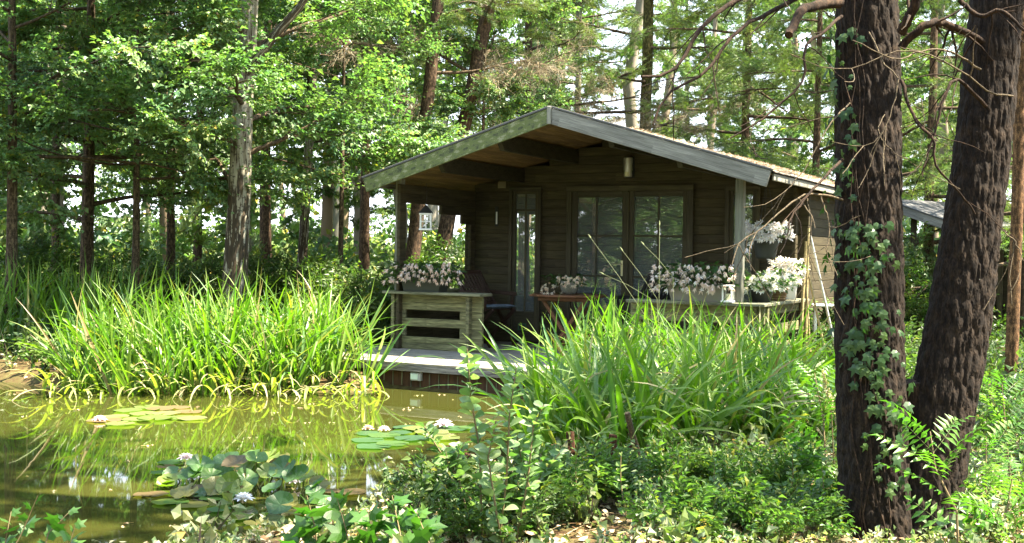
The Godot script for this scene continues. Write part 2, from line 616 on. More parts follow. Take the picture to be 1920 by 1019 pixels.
func make_ground() -> void:
	var ax := axis(-9.0, 7.0, 0.16)
	var az := axis(-5.0, 13.5, 0.16)
	var b := MB.new()
	for z in az:
		for x in ax:
			b.v.push_back(Vector3(x, ground(x, z), z))
	var w := ax.size()
	for i in az.size() - 1:
		for j in w - 1:
			var p := i * w + j
			b.ix.append_array(PackedInt32Array([p, p + 1, p + w, p + 1, p + w + 1, p + w]))
	for i in b.v.size(): b.n.push_back(Vector3.ZERO)
	for t in range(0, b.ix.size(), 3):
		var nn := (b.v[b.ix[t + 2]] - b.v[b.ix[t]]).cross(b.v[b.ix[t + 1]] - b.v[b.ix[t]])
		for q in 3: b.n[b.ix[t + q]] += nn
	for i in b.n.size(): b.n[i] = b.n[i].normalized()
	var o := put(self, "ground", b.mesh(M.soil))
	o.set_meta("kind", "structure")
	var wb := MB.new()
	
	var lo := Vector2(-8.6, 2.6)
	var hi := Vector2(2.6, 13.2)
	wb.face([Vector3(lo.x, WATER, lo.y), Vector3(hi.x, WATER, lo.y), Vector3(hi.x, WATER, hi.y), Vector3(lo.x, WATER, hi.y)], Vector3.UP)
	var wo := put(self, "water", wb.mesh(M.water))
	wo.set_meta("kind", "structure")

# ---------------------------------------------------------------- cabin
const PEAK := 2.71
const SLOPE := 0.2975
const EAVE := 2.42
const FRONT := 2.12
const BACK := -4.4
const ROW := 0.108

func roof_top(x: float) -> float:
	return PEAK - absf(x) * SLOPE

# spans of [a, b] that no hole covers at this height
func clear_spans(a: float, b: float, y: float, holes: Array) -> Array:
	var out := [[a, b]]
	for h in holes:
		if y < h[2] or y > h[3]: continue
		var nx := []
		for s in out:
			if h[1] <= s[0] or h[0] >= s[1]: nx.push_back(s); continue
			if h[0] > s[0]: nx.push_back([s[0], h[0]])
			if h[1] < s[1]: nx.push_back([h[1], s[1]])
		out = nx
	return out

func log_wall(cabin: Node3D, called: String, along_x: bool, at: float, a: float, b: float, top: float, holes: Array, mat: Array, gable: bool) -> Node3D:
	var w := sub(cabin, called)
	var y := 0.0
	while y < top - 0.01:
		var hh := minf(ROW, top - y)
		var ym := y + hh * 0.5
		var ga := a
		var gb := b
		if gable and y + hh > roof_top(a) - 0.06:
			var lim := (PEAK - 0.06 - (y + hh)) / SLOPE
			if lim < 0.12: break
			ga = maxf(a, -lim - 0.12)
			gb = minf(b, lim + 0.12)
			ga = maxf(ga, -(PEAK - 0.07 - y) / SLOPE); gb = minf(gb, (PEAK - 0.07 - y) / SLOPE)
		for s in clear_spans(ga, gb, ym, holes):
			if s[1] - s[0] < 0.03: continue
			var mid: float = (s[0] + s[1]) * 0.5
			var jit := rf(-0.0015, 0.0015)
			if along_x: board(w, "log", Vector3(s[1] - s[0], hh, 0.045), Vector3(mid, ym, at + jit), mat, Vector3.ZERO, 0.007)
			else: board(w, "log", Vector3(s[1] - s[0], hh, 0.045), Vector3(at + jit, ym, mid), mat, ALONG_Z, 0.007)
		y += ROW
	return w

# a glazed leaf in the plane z = 0: outer frame x0..x1, y0..y1, stile width st, glass from gy0
func glazed(cabin: Node3D, called: String, x0: float, x1: float, y0: float, y1: float, st: float, gy0: float, bars_x: Array, bars_y: Array, z := 0.0) -> Node3D:
	var d := sub(cabin, called)
	var mt: Array = M.door
	var t := 0.05
	board(d, "stile", Vector3(y1 - y0, st, t), Vector3(x0 + st * 0.5, (y0 + y1) * 0.5, z), mt, UPRIGHT)
	board(d, "stile", Vector3(y1 - y0, st, t), Vector3(x1 - st * 0.5, (y0 + y1) * 0.5, z), mt, UPRIGHT)
	board(d, "rail", Vector3(x1 - x0 - 2 * st, st, t - 0.006), Vector3((x0 + x1) * 0.5, y1 - st * 0.5, z), mt)
	board(d, "rail", Vector3(x1 - x0 - 2 * st, gy0 - y0, t - 0.006), Vector3((x0 + x1) * 0.5, (gy0 + y0) * 0.5, z), mt)
	var gx0 := x0 + st
	var gx1 := x1 - st
	var gy1 := y1 - st
	for q in bars_x: board(d, "glazing_bar", Vector3(gy1 - gy0, 0.022, 0.03), Vector3(q, (gy0 + gy1) * 0.5, z), mt, UPRIGHT, 0.003)
	for q in bars_y: board(d, "glazing_bar", Vector3(gx1 - gx0, 0.022, 0.026), Vector3((gx0 + gx1) * 0.5, q, z), mt, Vector3.ZERO, 0.003)
	for q in [0.006, -0.012]: put(d, "pane", cbox(Vector3(gx1 - gx0 + 0.01, gy1 - gy0 + 0.01, 0.004), 0.0), M.glass, Vector3((gx0 + gx1) * 0.5, (gy0 + gy1) * 0.5, z + q))
	return d

func casing(d: Node3D, x0: float, x1: float, y0: float, y1: float, w: float) -> void:
	board(d, "casing", Vector3(y1 - y0, w, 0.022), Vector3(x0 - w * 0.5, (y0 + y1) * 0.5, 0.036), M.door, UPRIGHT)
	board(d, "casing", Vector3(y1 - y0, w, 0.022), Vector3(x1 + w * 0.5, (y0 + y1) * 0.5, 0.036), M.door, UPRIGHT)
	board(d, "casing", Vector3(x1 - x0 + 2 * w, w, 0.024), Vector3((x0 + x1) * 0.5, y1 + w * 0.5, 0.037), M.door)

func make_cabin() -> void:
	var c := thing("log_cabin", "low olive-brown log cabin with a gabled roof and open porch by the pond", "cabin")
	# walls; holes are [a, b, y0, y1]
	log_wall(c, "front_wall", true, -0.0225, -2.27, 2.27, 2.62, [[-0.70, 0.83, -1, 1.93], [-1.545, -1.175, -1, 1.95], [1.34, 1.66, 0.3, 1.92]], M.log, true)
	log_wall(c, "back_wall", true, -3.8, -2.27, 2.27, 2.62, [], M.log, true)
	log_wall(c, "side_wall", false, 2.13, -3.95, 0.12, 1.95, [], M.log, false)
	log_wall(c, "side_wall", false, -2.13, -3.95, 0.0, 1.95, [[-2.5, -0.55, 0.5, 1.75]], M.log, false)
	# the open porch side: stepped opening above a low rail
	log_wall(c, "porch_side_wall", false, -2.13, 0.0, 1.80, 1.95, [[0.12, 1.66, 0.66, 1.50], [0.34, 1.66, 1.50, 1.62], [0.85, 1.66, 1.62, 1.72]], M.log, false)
	# side window of the room, seen through the narrow door
	var sw := sub(c, "side_window")
	for z in [-2.5, -1.52, -0.55]: board(sw, "window_bar", Vector3(1.25, 0.05, 0.05), Vector3(-2.13, 1.125, z), M.door, UPRIGHT)
	for y in [0.52, 1.73]: board(sw, "window_bar", Vector3(1.95, 0.05, 0.046), Vector3(-2.13, y, -1.525), M.door, ALONG_Z)
	put(sw, "pane", cbox(Vector3(0.004, 1.2, 1.9), 0.0), M.glass, Vector3(-2.13, 1.125, -1.525))
	# floor of the room
	board(c, "floor", Vector3(4.2, 0.03, 3.75), Vector3(0, 0.0, -1.92), M.floor_in)
	# doors and windows
	var dd := glazed(c, "door", -0.70, 0.055, 0.02, 1.93, 0.075, 0.36, [-0.37], [0.88, 1.38])
	casing(dd, -0.70, 0.83, 0.02, 1.93, 0.07)
	board(dd, "meeting_strip", Vector3(1.9, 0.03, 0.02), Vector3(0.06, 0.97, 0.035), M.door, UPRIGHT)
	put(dd, "handle_plate", cbox(Vector3(0.028, 0.19, 0.006), 0.002), M.brass, Vector3(-0.012, 0.98, 0.03))
	var hb := MB.new()
	tube(hb, PackedVector3Array([Vector3(-0.012, 1.03, 0.03), Vector3(-0.012, 1.03, 0.07), Vector3(-0.035, 1.03, 0.078), Vector3(-0.13, 1.03, 0.075)]), taper(4, 0.009, 0.008), 8)
	put(dd, "handle", hb.mesh(M.brass))
	glazed(c, "door", 0.065, 0.83, 0.02, 1.93, 0.068, 0.36, [0.45], [0.88, 1.38])
	var nd := glazed(c, "narrow_door", -1.545, -1.175, 0.02, 1.95, 0.045, 0.40, [-1.36], [1.70])
	casing(nd, -1.545, -1.175, 0.02, 1.95, 0.045)
	put(nd, "pet_flap", cbox(Vector3(0.12, 0.09, 0.012), 0.004), M.green_plastic, Vector3(-1.38, 0.20, 0.03))
	put(nd, "pet_flap_window", cbox(Vector3(0.085, 0.06, 0.008), 0.003), M.dark_plastic, Vector3(-1.38, 0.20, 0.034))
	var rw := glazed(c, "narrow_window", 1.34, 1.66, 0.3, 1.92, 0.045, 0.345, [], [])
	casing(rw, 1.34, 1.66, 0.3, 1.92, 0.05)
	var vent := sub(c, "air_vent", Vector3(-1.72, 2.03, 0.0))
	put(vent, "vent_frame", cbox(Vector3(0.115, 0.085, 0.012), 0.003), M.vent, Vector3(0, 0, 0.006))
	for i in 4: put(vent, "louvre", cbox(Vector3(0.095, 0.012, 0.01), 0.002), M.vent, Vector3(0, -0.026 + i * 0.0175, 0.016), Vector3(0.5, 0, 0))
	# posts
	for x in [-2.16, 1.985]:
		var top := roof_top(x) - 0.06
		board(c, "post", Vector3(top - 0.68, 0.085, 0.085), Vector3(x, (top + 0.68) * 0.5, 1.72), M.post, UPRIGHT, 0.006)
	# roof
	var roof := sub(c, "roof")
	var ang := atan(SLOPE)
	var run := EAVE / cos(ang)
	for s in [-1.0, 1.0]:
		var rot := Vector3(0, 0, -s * ang)
		var mid := Vector3(s * EAVE * 0.5, PEAK - EAVE * 0.5 * SLOPE, 0)
		var nrm := Vector3(s * sin(ang), cos(ang), 0)
		# ceiling boards run along z, laid one after the other down the slope
		var k := 0
		var wb := 0.096
		var d := 0.01
		while d + wb < run:
			var p := Vector3(s * (d + wb * 0.5) * cos(ang), PEAK - (d + wb * 0.5) * sin(ang), (FRONT + BACK) * 0.5) - nrm * 0.034
			var m := board(roof, "ceiling_board", Vector3(FRONT - BACK - 0.05, 0.018, wb - 0.002), p, M.ceiling)
			m.transform.basis = Basis(Vector3.BACK, -s * ang) * Basis(Vector3.UP, PI / 2)
			d += wb
			k += 1
		var felt := put(roof, "roof_felt", felt_sheet(run, FRONT - BACK - 0.02), M.felt, Vector3(0, PEAK, (FRONT + BACK) * 0.5) - nrm * 0.012, Vector3.ZERO)
		felt.transform.basis = Basis(Vector3.BACK, -s * ang) if s > 0 else Basis(Vector3.UP, PI) * Basis(Vector3.BACK, -ang)
		for z in [FRONT, BACK]:
			var fb := board(roof, "fascia_board", Vector3(run - 0.02, 0.165, 0.028), mid - nrm * 0.084 + Vector3(0, 0, z), M.fascia_moss if s < 0 and z > 0 else M.fascia, rot, 0.004)
			var fs := board(roof, "drip_strip", Vector3(run, 0.022, 0.045), mid + nrm * 0.012 + Vector3(0, 0, z), M.felt_edge, rot, 0.003)
		# eave edge along the side
		board(roof, "eave_board", Vector3(FRONT - BACK - 0.1, 0.07, 0.022), Vector3(s * (EAVE - 0.012), PEAK - EAVE * SLOPE - 0.055, (FRONT + BACK) * 0.5 - 0.02), M.fascia, ALONG_Z)
	board(roof, "ridge_cap", Vector3(0.19, 0.05, 0.034), Vector3(0, PEAK - 0.082, FRONT + 0.012), M.fascia, UPRIGHT, 0.004)
	# purlins with slanted front ends
	for x in [-1.42, -0.66, 0.66, 1.42]:
		var b := MB.new()
		var y1 := roof_top(absf(x) + 0.035) - 0.052
		var y0 := y1 - 0.17
		var zf := FRONT - 0.06
		var prof := [Vector2(zf, y1), Vector2(zf, y1 - 0.06), Vector2(zf - 0.1, y0), Vector2(-4.2, y0), Vector2(-4.2, y1)]
		var l := []
		var r := []
		for q in prof:
			l.push_back(Vector3(x - 0.03, q.y, q.x)); r.push_back(Vector3(x + 0.03, q.y, q.x))
		b.face(l, Vector3.LEFT); b.face(r, Vector3.RIGHT)
		for i in prof.size():
			var j := (i + 1) % prof.size()
			var out := Vector3(0, (prof[i].y + prof[j].y) * 0.5 - (y0 + y1) * 0.5, (prof[i].x + prof[j].x) * 0.5 + 1.0)
			if absf(prof[i].y - prof[j].y) < 0.001: out = Vector3(0, 1 if prof[i].y > (y0 + y1) * 0.5 else -1, 0)
			b.face([l[i], r[i], r[j], l[j]], out)
		b.c.clear()
		put(roof, "purlin", b.mesh(null), M.beam[0])
	# the left rail: boards with two gaps, log ends at both corners
	var lr := sub(c, "porch_rail")
	var rows := [[0.0, 0.072], [0.072, 0.145], [0.265, 0.362], [0.462, 0.555], [0.555, 0.645]]
	for q in rows: board(lr, "rail_board", Vector3(1.25, q[1] - q[0], 0.045), Vector3(-1.645, (q[0] + q[1]) * 0.5, 1.70), M.rail, Vector3.ZERO, 0.006)
	for q in [[0.145, 0.265], [0.362, 0.462]]:
		board(lr, "rail_block", Vector3(0.20, q[1] - q[0], 0.045), Vector3(-2.165, (q[0] + q[1]) * 0.5, 1.70), M.rail, Vector3.ZERO, 0.006)
		board(lr, "rail_block", Vector3(0.30, q[1] - q[0], 0.045), Vector3(-1.17, (q[0] + q[1]) * 0.5, 1.70), M.rail, Vector3.ZERO, 0.006)
	for q in [[0.0, 0.108], [0.108, 0.216], [0.216, 0.324], [0.324, 0.432], [0.432, 0.54], [0.54, 0.645]]:
		board(lr, "rail_end", Vector3(0.075, q[1] - q[0], 0.045), Vector3(-1.175, (q[0] + q[1]) * 0.5, 1.762), M.rail, ALONG_Z, 0.006)
		board(lr, "rail_end", Vector3(0.075, q[1] - q[0], 0.045), Vector3(-2.2, (q[0] + q[1]) * 0.5, 1.762), M.rail, ALONG_Z, 0.006)
	board(lr, "cap_board", Vector3(1.34, 0.034, 0.29), Vector3(-1.645, 0.663, 1.71), M.cap, Vector3.ZERO, 0.006)
	board(lr, "cap_board", Vector3(1.55, 0.034, 0.20), Vector3(-2.16, 0.663, 0.785), M.cap, ALONG_Z, 0.006)
	# the right rail, round the corner
	var rr := sub(c, "porch_rail")
	for q in rows: board(rr, "rail_board", Vector3(1.45, q[1] - q[0], 0.045), Vector3(1.53, (q[0] + q[1]) * 0.5, 1.70), M.rail, Vector3.ZERO, 0.006)
	for q in [[0.0, 0.108], [0.108, 0.216], [0.324, 0.432], [0.54, 0.645]]:
		board(rr, "rail_board", Vector3(1.72, q[1] - q[0], 0.045), Vector3(2.16, (q[0] + q[1]) * 0.5, 0.90), M.rail, ALONG_Z, 0.006)
	for x in [0.84, 1.5, 2.22]: board(rr, "rail_block", Vector3(0.64, 0.12, 0.05), Vector3(x, 0.325, 1.652), M.rail, UPRIGHT, 0.006)
	for z in [0.15, 0.85]: board(rr, "rail_block", Vector3(0.64, 0.10, 0.05), Vector3(2.112, 0.325, z), M.rail, Vector3(PI / 2, 0, PI / 2), 0.006)
	board(rr, "cap_board", Vector3(1.50, 0.034, 0.27), Vector3(1.545, 0.663, 1.72), M.cap, Vector3.ZERO, 0.006)
	board(rr, "cap_board", Vector3(1.57, 0.034, 0.25), Vector3(2.17, 0.663, 0.795), M.cap, ALONG_Z, 0.006)

func felt_sheet(run: float, depth: float) -> ArrayMesh:
	var b := MB.new()
	var rows := 6
	for i in rows:
		var a := run * i / rows
		var e := run * (i + 1) / rows + 0.02
		var y := 0.012
		b.face([Vector3(a, y, -depth / 2), Vector3(e, y + 0.003, -depth / 2), Vector3(e, y + 0.003, depth / 2), Vector3(a, y, depth / 2)], Vector3.UP)
		b.face([Vector3(e, y + 0.003, -depth / 2), Vector3(e, y + 0.003, depth / 2), Vector3(e, y - 0.006, depth / 2), Vector3(e, y - 0.006, -depth / 2)], Vector3.RIGHT)
	b.face([Vector3(0, 0, -depth / 2), Vector3(run + 0.02, 0, -depth / 2), Vector3(run + 0.02, 0, depth / 2), Vector3(0, 0, depth / 2)], Vector3.DOWN)
	b.c.clear()
	return b.mesh(null)

func make_deck() -> void:
	var d := thing("wooden_deck", "weathered board deck of the cabin, its sunlit edge over the pond", "deck")
	var z := 0.03
	var w := 0.143
	while z + w < 3.21:
		board(d, "deck_board", Vector3(5.0, 0.028, w - 0.005), Vector3(-0.1, -0.016, z + w * 0.5), M.deck, Vector3(rf(-0.004, 0.004), rf(-0.0006, 0.0006), 0), 0.003)
		z += w
	board(d, "edge_board", Vector3(5.02, 0.06, 0.022), Vector3(-0.1, -0.062, 3.165), M.deck)
	var x := -2.55
	while x < 2.3:
		board(d, "skirt_board", Vector3(0.26, 0.104, 0.02), Vector3(x + 0.055, -0.235, 3.09), M.brown, UPRIGHT, 0.003)
		board(d, "lit_gap_strip", Vector3(0.16, 0.009, 0.012), Vector3(x + 0.112, -0.165 - rf(0, 0.03), 3.104), M.cap, UPRIGHT, 0.002)  # pale strip stands in for light showing through the board gap
		x += 0.113
	for q in 6: board(d, "joist", Vector3(3.0, 0.11, 0.05), Vector3(-2.4 + q * 0.9, -0.09, 1.55), M.brown, ALONG_Z)
	board(d, "sill_beam", Vector3(4.9, 0.05, 0.06), Vector3(-0.1, -0.30, 3.06), M.brown)

# ---------------------------------------------------------------- things on and round the porch
func lathe(prof: Array, sides: int) -> MB:
	var b := MB.new()
	for i in prof.size():
		var p: Vector2 = prof[i]
		var q0: Vector2 = prof[maxi(i - 1, 0)]
		var q1: Vector2 = prof[mini(i + 1, prof.size() - 1)]
		var dn := Vector2(q1.y - q0.y, q0.x - q1.x).normalized()
		for j in sides + 1:
			var a := TAU * j / sides
			b.v.push_back(Vector3(cos(a) * p.x, p.y, sin(a) * p.x))
			b.n.push_back(Vector3(cos(a) * dn.x, dn.y, sin(a) * dn.x))
			b.u.push_back(Vector2(float(j) / sides, float(i) / prof.size()))
	for i in prof.size() - 1:
		for j in sides:
			var p := i * (sides + 1) + j
			var q := p + sides + 1
			b.ix.append_array(PackedInt32Array([p, q, p + 1, p + 1, q, q + 1]))
	# turn the winding so that it agrees with the normals
	var a0 := b.v[b.ix[0]]
	for t in range(0, b.ix.size(), 3):
		var nn := (b.v[b.ix[t + 2]] - b.v[b.ix[t]]).cross(b.v[b.ix[t + 1]] - b.v[b.ix[t]])
		if nn.dot(b.n[b.ix[t]] + b.n[b.ix[t + 1]] + b.n[b.ix[t + 2]]) < 0:
			var k := b.ix[t + 1]
			b.ix[t + 1] = b.ix[t + 2]
			b.ix[t + 2] = k
	return b

# a hanging trumpet flower with five swept petals, at p, opening along d
func flower(b: MB, p: Vector3, d: Vector3, l: float, col: Color) -> void:
	var s := d.cross(Vector3(0.2, 0.3, 0.93)).normalized()
	var q := d.cross(s).normalized()
	var n := 5
	for i in n:
		var a := TAU * i / n + rf(-0.2, 0.2)
		var o := s * cos(a) + q * sin(a)
		var e := s * -sin(a) + q * cos(a)
		var m := p + d * l * 0.5 + o * l * 0.22
		var t := p + d * l * rf(0.75, 1.0) + o * l * rf(0.35, 0.6)
		var c := vary(col, 0.12)
		b.tri(p, m - e * l * 0.13, m + e * l * 0.13, c)
		b.tri(m - e * l * 0.13, t, m + e * l * 0.13, c)

# leaves and flowers over a box of half size ext, centred c; flowers are separate parts up to "each", the rest together
func bouquet(t: Node3D, c: Vector3, ext: Vector3, n_leaf: int, leaf_l: float, leaf_col: Color, n_fl: int, fl: float, fl_cols: Array, hang: float, each := 70) -> void:
	var b := MB.new()
	for i in n_leaf:
		var o := Vector3(rf(-1, 1), rf(-0.8, 0.9), rf(-1, 1))
		if o.length() > 1.15: o = o.normalized() * 1.1
		var p := c + o * ext
		var d := (Vector3(o.x, rf(-0.6, 0.5), o.z) + rv(0.5)).normalized()
		leaf_big(b, p, d, (Vector3.UP + rv(0.5)).normalized(), leaf_l * rf(0.6, 1.2), leaf_l * rf(0.35, 0.5), vary(leaf_col, 0.3))
		if i % 3 == 0: stick(b, c + o * ext * 0.2 - Vector3(0, ext.y, 0), p, 0.002, Color(0.10, 0.09, 0.04))
	put(t, "foliage", b.mesh(M.leaf)).set_meta("kind", "stuff")
	var kinds := []
	for k in 6:
		var f := MB.new()
		flower(f, Vector3.ZERO, Vector3.BACK, 1.0, fl_cols[k % fl_cols.size()])
		flower(f, rv(0.2), (Vector3.BACK + rv(0.7)).normalized(), 0.9, fl_cols[(k + 1) % fl_cols.size()])
		kinds.push_back(f.mesh(M.petal))
	for i in mini(n_fl, each):
		var a := rf(0, TAU)
		var o := Vector3(cos(a) * rf(0.5, 1.12), rf(-0.85, 0.9), sin(a) * rf(0.5, 1.12))
		if i % 2 == 0: o = Vector3(rf(-1.05, 1.05), rf(-0.9, 0.9), rf(0.75, 1.15))
		var d := Vector3(o.x * 0.5, -hang + rf(-0.3, 0.3), o.z * 0.6 + 0.2).normalized()
		var m := put(t, "flower", kinds[i % 6])
		m.transform = Transform3D(facing(d, rf(0, TAU), fl * rf(0.75, 1.25)), c + o * ext)

func box_planter(t: Node3D, size: Vector3, mat: Material) -> void:
	var b := MB.new()
	var h := size * 0.5
	var k := 0.86
	var w := 0.012
	var lo := [Vector3(-h.x * k, 0, -h.z * k), Vector3(h.x * k, 0, -h.z * k), Vector3(h.x * k, 0, h.z * k), Vector3(-h.x * k, 0, h.z * k)]
	var hi := [Vector3(-h.x, size.y, -h.z), Vector3(h.x, size.y, -h.z), Vector3(h.x, size.y, h.z), Vector3(-h.x, size.y, h.z)]
	var inn := []
	for p in hi: inn.push_back(Vector3(p.x - signf(p.x) * w, p.y, p.z - signf(p.z) * w))
	for i in 4:
		var j := (i + 1) % 4
		var out: Vector3 = (lo[i] + lo[j]) * Vector3(1, 0, 1)
		b.face([lo[i], lo[j], hi[j], hi[i]], out)
		b.face([hi[i], hi[j], inn[j], inn[i]], Vector3.UP)
		b.face([inn[i], inn[j], inn[j] - Vector3(0, 0.05, 0), inn[i] - Vector3(0, 0.05, 0)], -out)
	b.face(lo, Vector3.DOWN)
	var so := []
	for p in inn: so.push_back(p - Vector3(0, 0.03, 0))
	b.c.clear()
	put(t, "box", b.mesh(mat))
	put(t, "rim", cbox(Vector3(size.x + 0.01, 0.018, 0.018), 0.004), mat, Vector3(0, size.y - 0.012, h.z + 0.003))
	var s := MB.new()
	s.face(so, Vector3.UP)
	s.c.clear()
	put(t, "potting_soil", s.mesh(M.soil))

func make_chair(label: String, at: Vector3, turn: float, mats: Array) -> Node3D:
	var t := thing("garden_chair", label, "chair", at, turn, "folding garden chairs on the porch")
	# faces +x: seat slats across, back leaning to -x
	for i in 6: board(t, "seat_slat", Vector3(0.44, 0.014, 0.055), Vector3(-0.19 + i * 0.068, 0.43 + i * 0.006, 0), mats, ALONG_Z, 0.004)
	var lean := 0.32
	for s in [-1.0, 1.0]:
		# back post and front leg in one bar from top of the back to the front foot; the other from the seat front to the back foot
		bar(t, "leg", Vector3(-0.43, 0.92, s * 0.225), Vector3(0.22, 0.0, s * 0.225), 0.022, mats[0])
		bar(t, "leg", Vector3(0.23, 0.46, s * 0.195), Vector3(-0.28, 0.0, s * 0.195), 0.022, mats[0])
		bar(t, "arm_rest", Vector3(-0.30, 0.66, s * 0.25), Vector3(0.20, 0.64, s * 0.25), 0.024, mats[0])
		bar(t, "arm_post", Vector3(0.16, 0.64, s * 0.25), Vector3(0.12, 0.44, s * 0.23), 0.016, mats[0])
	for i in 7:
		var z := -0.17 + i * 0.057
		bar(t, "back_slat", Vector3(-0.17, 0.53, z), Vector3(-0.41, 0.88, z), 0.014, mats[0])
	bar(t, "back_rail", Vector3(-0.42, 0.90, -0.235), Vector3(-0.42, 0.90, 0.235), 0.024, mats[0])
	bar(t, "back_rail", Vector3(-0.16, 0.52, -0.225), Vector3(-0.16, 0.52, 0.225), 0.02, mats[0])
	return t

func bar(t: Node3D, called: String, a: Vector3, e: Vector3, r: float, mat: Material) -> MeshInstance3D:
	var d := e - a
	var o := put(t, called, cbox(Vector3(d.length(), r * 2.0, r * 1.3), 0.004), mat)
	var x := d.normalized()
	var y := Vector3.BACK.cross(x)
	if y.length() < 0.05: y = Vector3.UP
	y = y.normalized()
	o.transform = Transform3D(Basis(x, y, x.cross(y)), (a + e) * 0.5)
	return o

func pole(called: String, label: String, cat: String, a: Vector3, e: Vector3, r: float, mat: Material, group := "", knots := 0) -> void:
	var b := MB.new()
	var n := 10 if knots == 0 else knots * 3 + 1
	var pts := PackedVector3Array()
	var rad := PackedFloat32Array()
	var side := (e - a).cross(Vector3.UP).normalized() * rf(-0.012, 0.012)
	for i in n:
		var t := float(i) / (n - 1)
		pts.push_back(a.lerp(e, t) - a + side * sin(t * PI))
		rad.push_back(r * (1.0 - 0.25 * t) * (1.18 if knots > 0 and i % 3 == 0 else 1.0))
	tube(b, pts, rad, 8)
	var o := put(self, numbered(called), b.mesh(mat), null, a)
	tag(o, label, cat, group)

func make_items() -> void:
	# wall lamp above the door
	var t := thing("wall_lamp", "cylindrical metal wall lamp above the glazed double door", "lamp", Vector3(0.07, 2.09, 0.0))
	put(t, "back_plate", cbox(Vector3(0.11, 0.26, 0.014), 0.004), M.dark_plastic, Vector3(0, 0.13, 0.008))
	put(t, "lamp_body", lathe([Vector2(0.0, 0.245), Vector2(0.05, 0.245), Vector2(0.055, 0.235), Vector2(0.055, 0.09), Vector2(0.05, 0.085), Vector2(0.05, 0.02), Vector2(0.045, 0.01), Vector2(0.0, 0.01)], 20).mesh(M.steel), null, Vector3(0, 0, 0.075))
	put(t, "lamp_collar", cbox(Vector3(0.05, 0.055, 0.02), 0.004), M.cream_plastic, Vector3(0, 0.04, 0.12))
	# thermometer
	t = thing("wall_thermometer", "slim white thermometer on a dark strip beside the narrow door", "thermometer", Vector3(-1.79, 1.50, 0.0))
	put(t, "backing_strip", cbox(Vector3(0.05, 0.26, 0.01), 0.003), M.dark_plastic, Vector3(0, 0.12, 0.006))
	put(t, "scale", cbox(Vector3(0.022, 0.16, 0.006), 0.002), M.white_paint, Vector3(0.004, 0.10, 0.014))
	# hanging house lantern
	t = thing("hanging_lantern", "white house-shaped lantern with a dark roof hanging in the porch opening", "lantern", Vector3(-1.86, 1.40, 1.62), 0.5)
	for x in [-0.06, 0.06]:
		for z in [-0.06, 0.06]: put(t, "corner_post", cbox(Vector3(0.018, 0.2, 0.018), 0.003), M.white_paint, Vector3(x, 0.1, z))
	for y in [0.012, 0.195]: put(t, "frame", cbox(Vector3(0.155, 0.022, 0.155), 0.004), M.white_paint, Vector3(0, y, 0))
	for s in [-1.0, 1.0]:
		put(t, "cross_bar", cbox(Vector3(0.012, 0.17, 0.01), 0.002), M.white_paint, Vector3(0, 0.1, s * 0.062))
		put(t, "cross_bar", cbox(Vector3(0.11, 0.012, 0.01), 0.002), M.white_paint, Vector3(0, 0.105, s * 0.0625))
		put(t, "cross_bar", cbox(Vector3(0.01, 0.17, 0.012), 0.002), M.white_paint, Vector3(s * 0.062, 0.1, 0))
	put(t, "pane", cbox(Vector3(0.1, 0.16, 0.1), 0.002), M.glass, Vector3(0, 0.105, 0))
	var b := MB.new()
	b.face([Vector3(-0.085, 0.207, 0.085), Vector3(0.085, 0.207, 0.085), Vector3(0, 0.31, 0)], Vector3(0, 1, 1))
	b.face([Vector3(-0.085, 0.207, -0.085), Vector3(0.085, 0.207, -0.085), Vector3(0, 0.31, 0)], Vector3(0, 1, -1))
	b.face([Vector3(-0.085, 0.207, -0.085), Vector3(-0.085, 0.207, 0.085), Vector3(0, 0.31, 0)], Vector3(-1, 1, 0))
	b.face([Vector3(0.085, 0.207, -0.085), Vector3(0.085, 0.207, 0.085), Vector3(0, 0.31, 0)], Vector3(1, 1, 0))
	b.c.clear()
	put(t, "roof", b.mesh(M.dark_plastic))
	b = MB.new()
	tube(b, PackedVector3Array([Vector3(0, 0.3, 0), Vector3(0.01, 0.42, 0), Vector3(0, 0.56, 0)]), taper(3, 0.0025, 0.0025), 5)
	put(t, "wire", b.mesh(M.dark_metal))
	# floodlight under the deck edge
	t = thing("pond_floodlight", "small square floodlight fixed under the sunlit deck edge", "floodlight", Vector3(-1.0, -0.145, 3.13))
	put(t, "housing", cbox(Vector3(0.125, 0.085, 0.05), 0.006), M.grey_plastic, Vector3(0, 0, 0.0))
	put(t, "lamp_glass", cbox(Vector3(0.088, 0.06, 0.008), 0.003), M.pale_glass, Vector3(-0.012, 0, 0.028))
	put(t, "bracket", cbox(Vector3(0.03, 0.09, 0.02), 0.003), M.grey_plastic, Vector3(0.05, 0.05, 0.0))
	# chair with a blue cushion
	make_chair("dark slatted folding chair with a blue cushion behind the porch rail", Vector3(-1.45, 0, 0.75), -0.25, M.teak_dark)
	b = MB.new()
	t = thing("seat_cushion", "slate blue cushion lying on the folding chair", "cushion", Vector3(-1.45, 0.452, 0.75), -0.25)
	var cb := lathe([Vector2(0.0, 0.06), Vector2(0.12, 0.058), Vector2(0.2, 0.048), Vector2(0.225, 0.03), Vector2(0.2, 0.008), Vector2(0.0, 0.004)], 4)
	var cm := put(t, "cover", cushion_mesh(0.46, 0.46, 0.06), M.blue_cloth)
	cm.rotation.z = 0.05
	put(t, "piping", cbox(Vector3(0.01, 0.012, 0.42), 0.003), M.blue_cloth, Vector3(0.215, 0.04, 0))
	make_chair("black folding chair standing behind the red-brown table", Vector3(0.42, 0, 0.42), 2.6, M.black_wood)
	# table
	t = thing("garden_table", "round red-brown wooden table with splayed legs on the porch", "table", Vector3(-0.31, 0, 0.92), 0.2)
	var k := 0
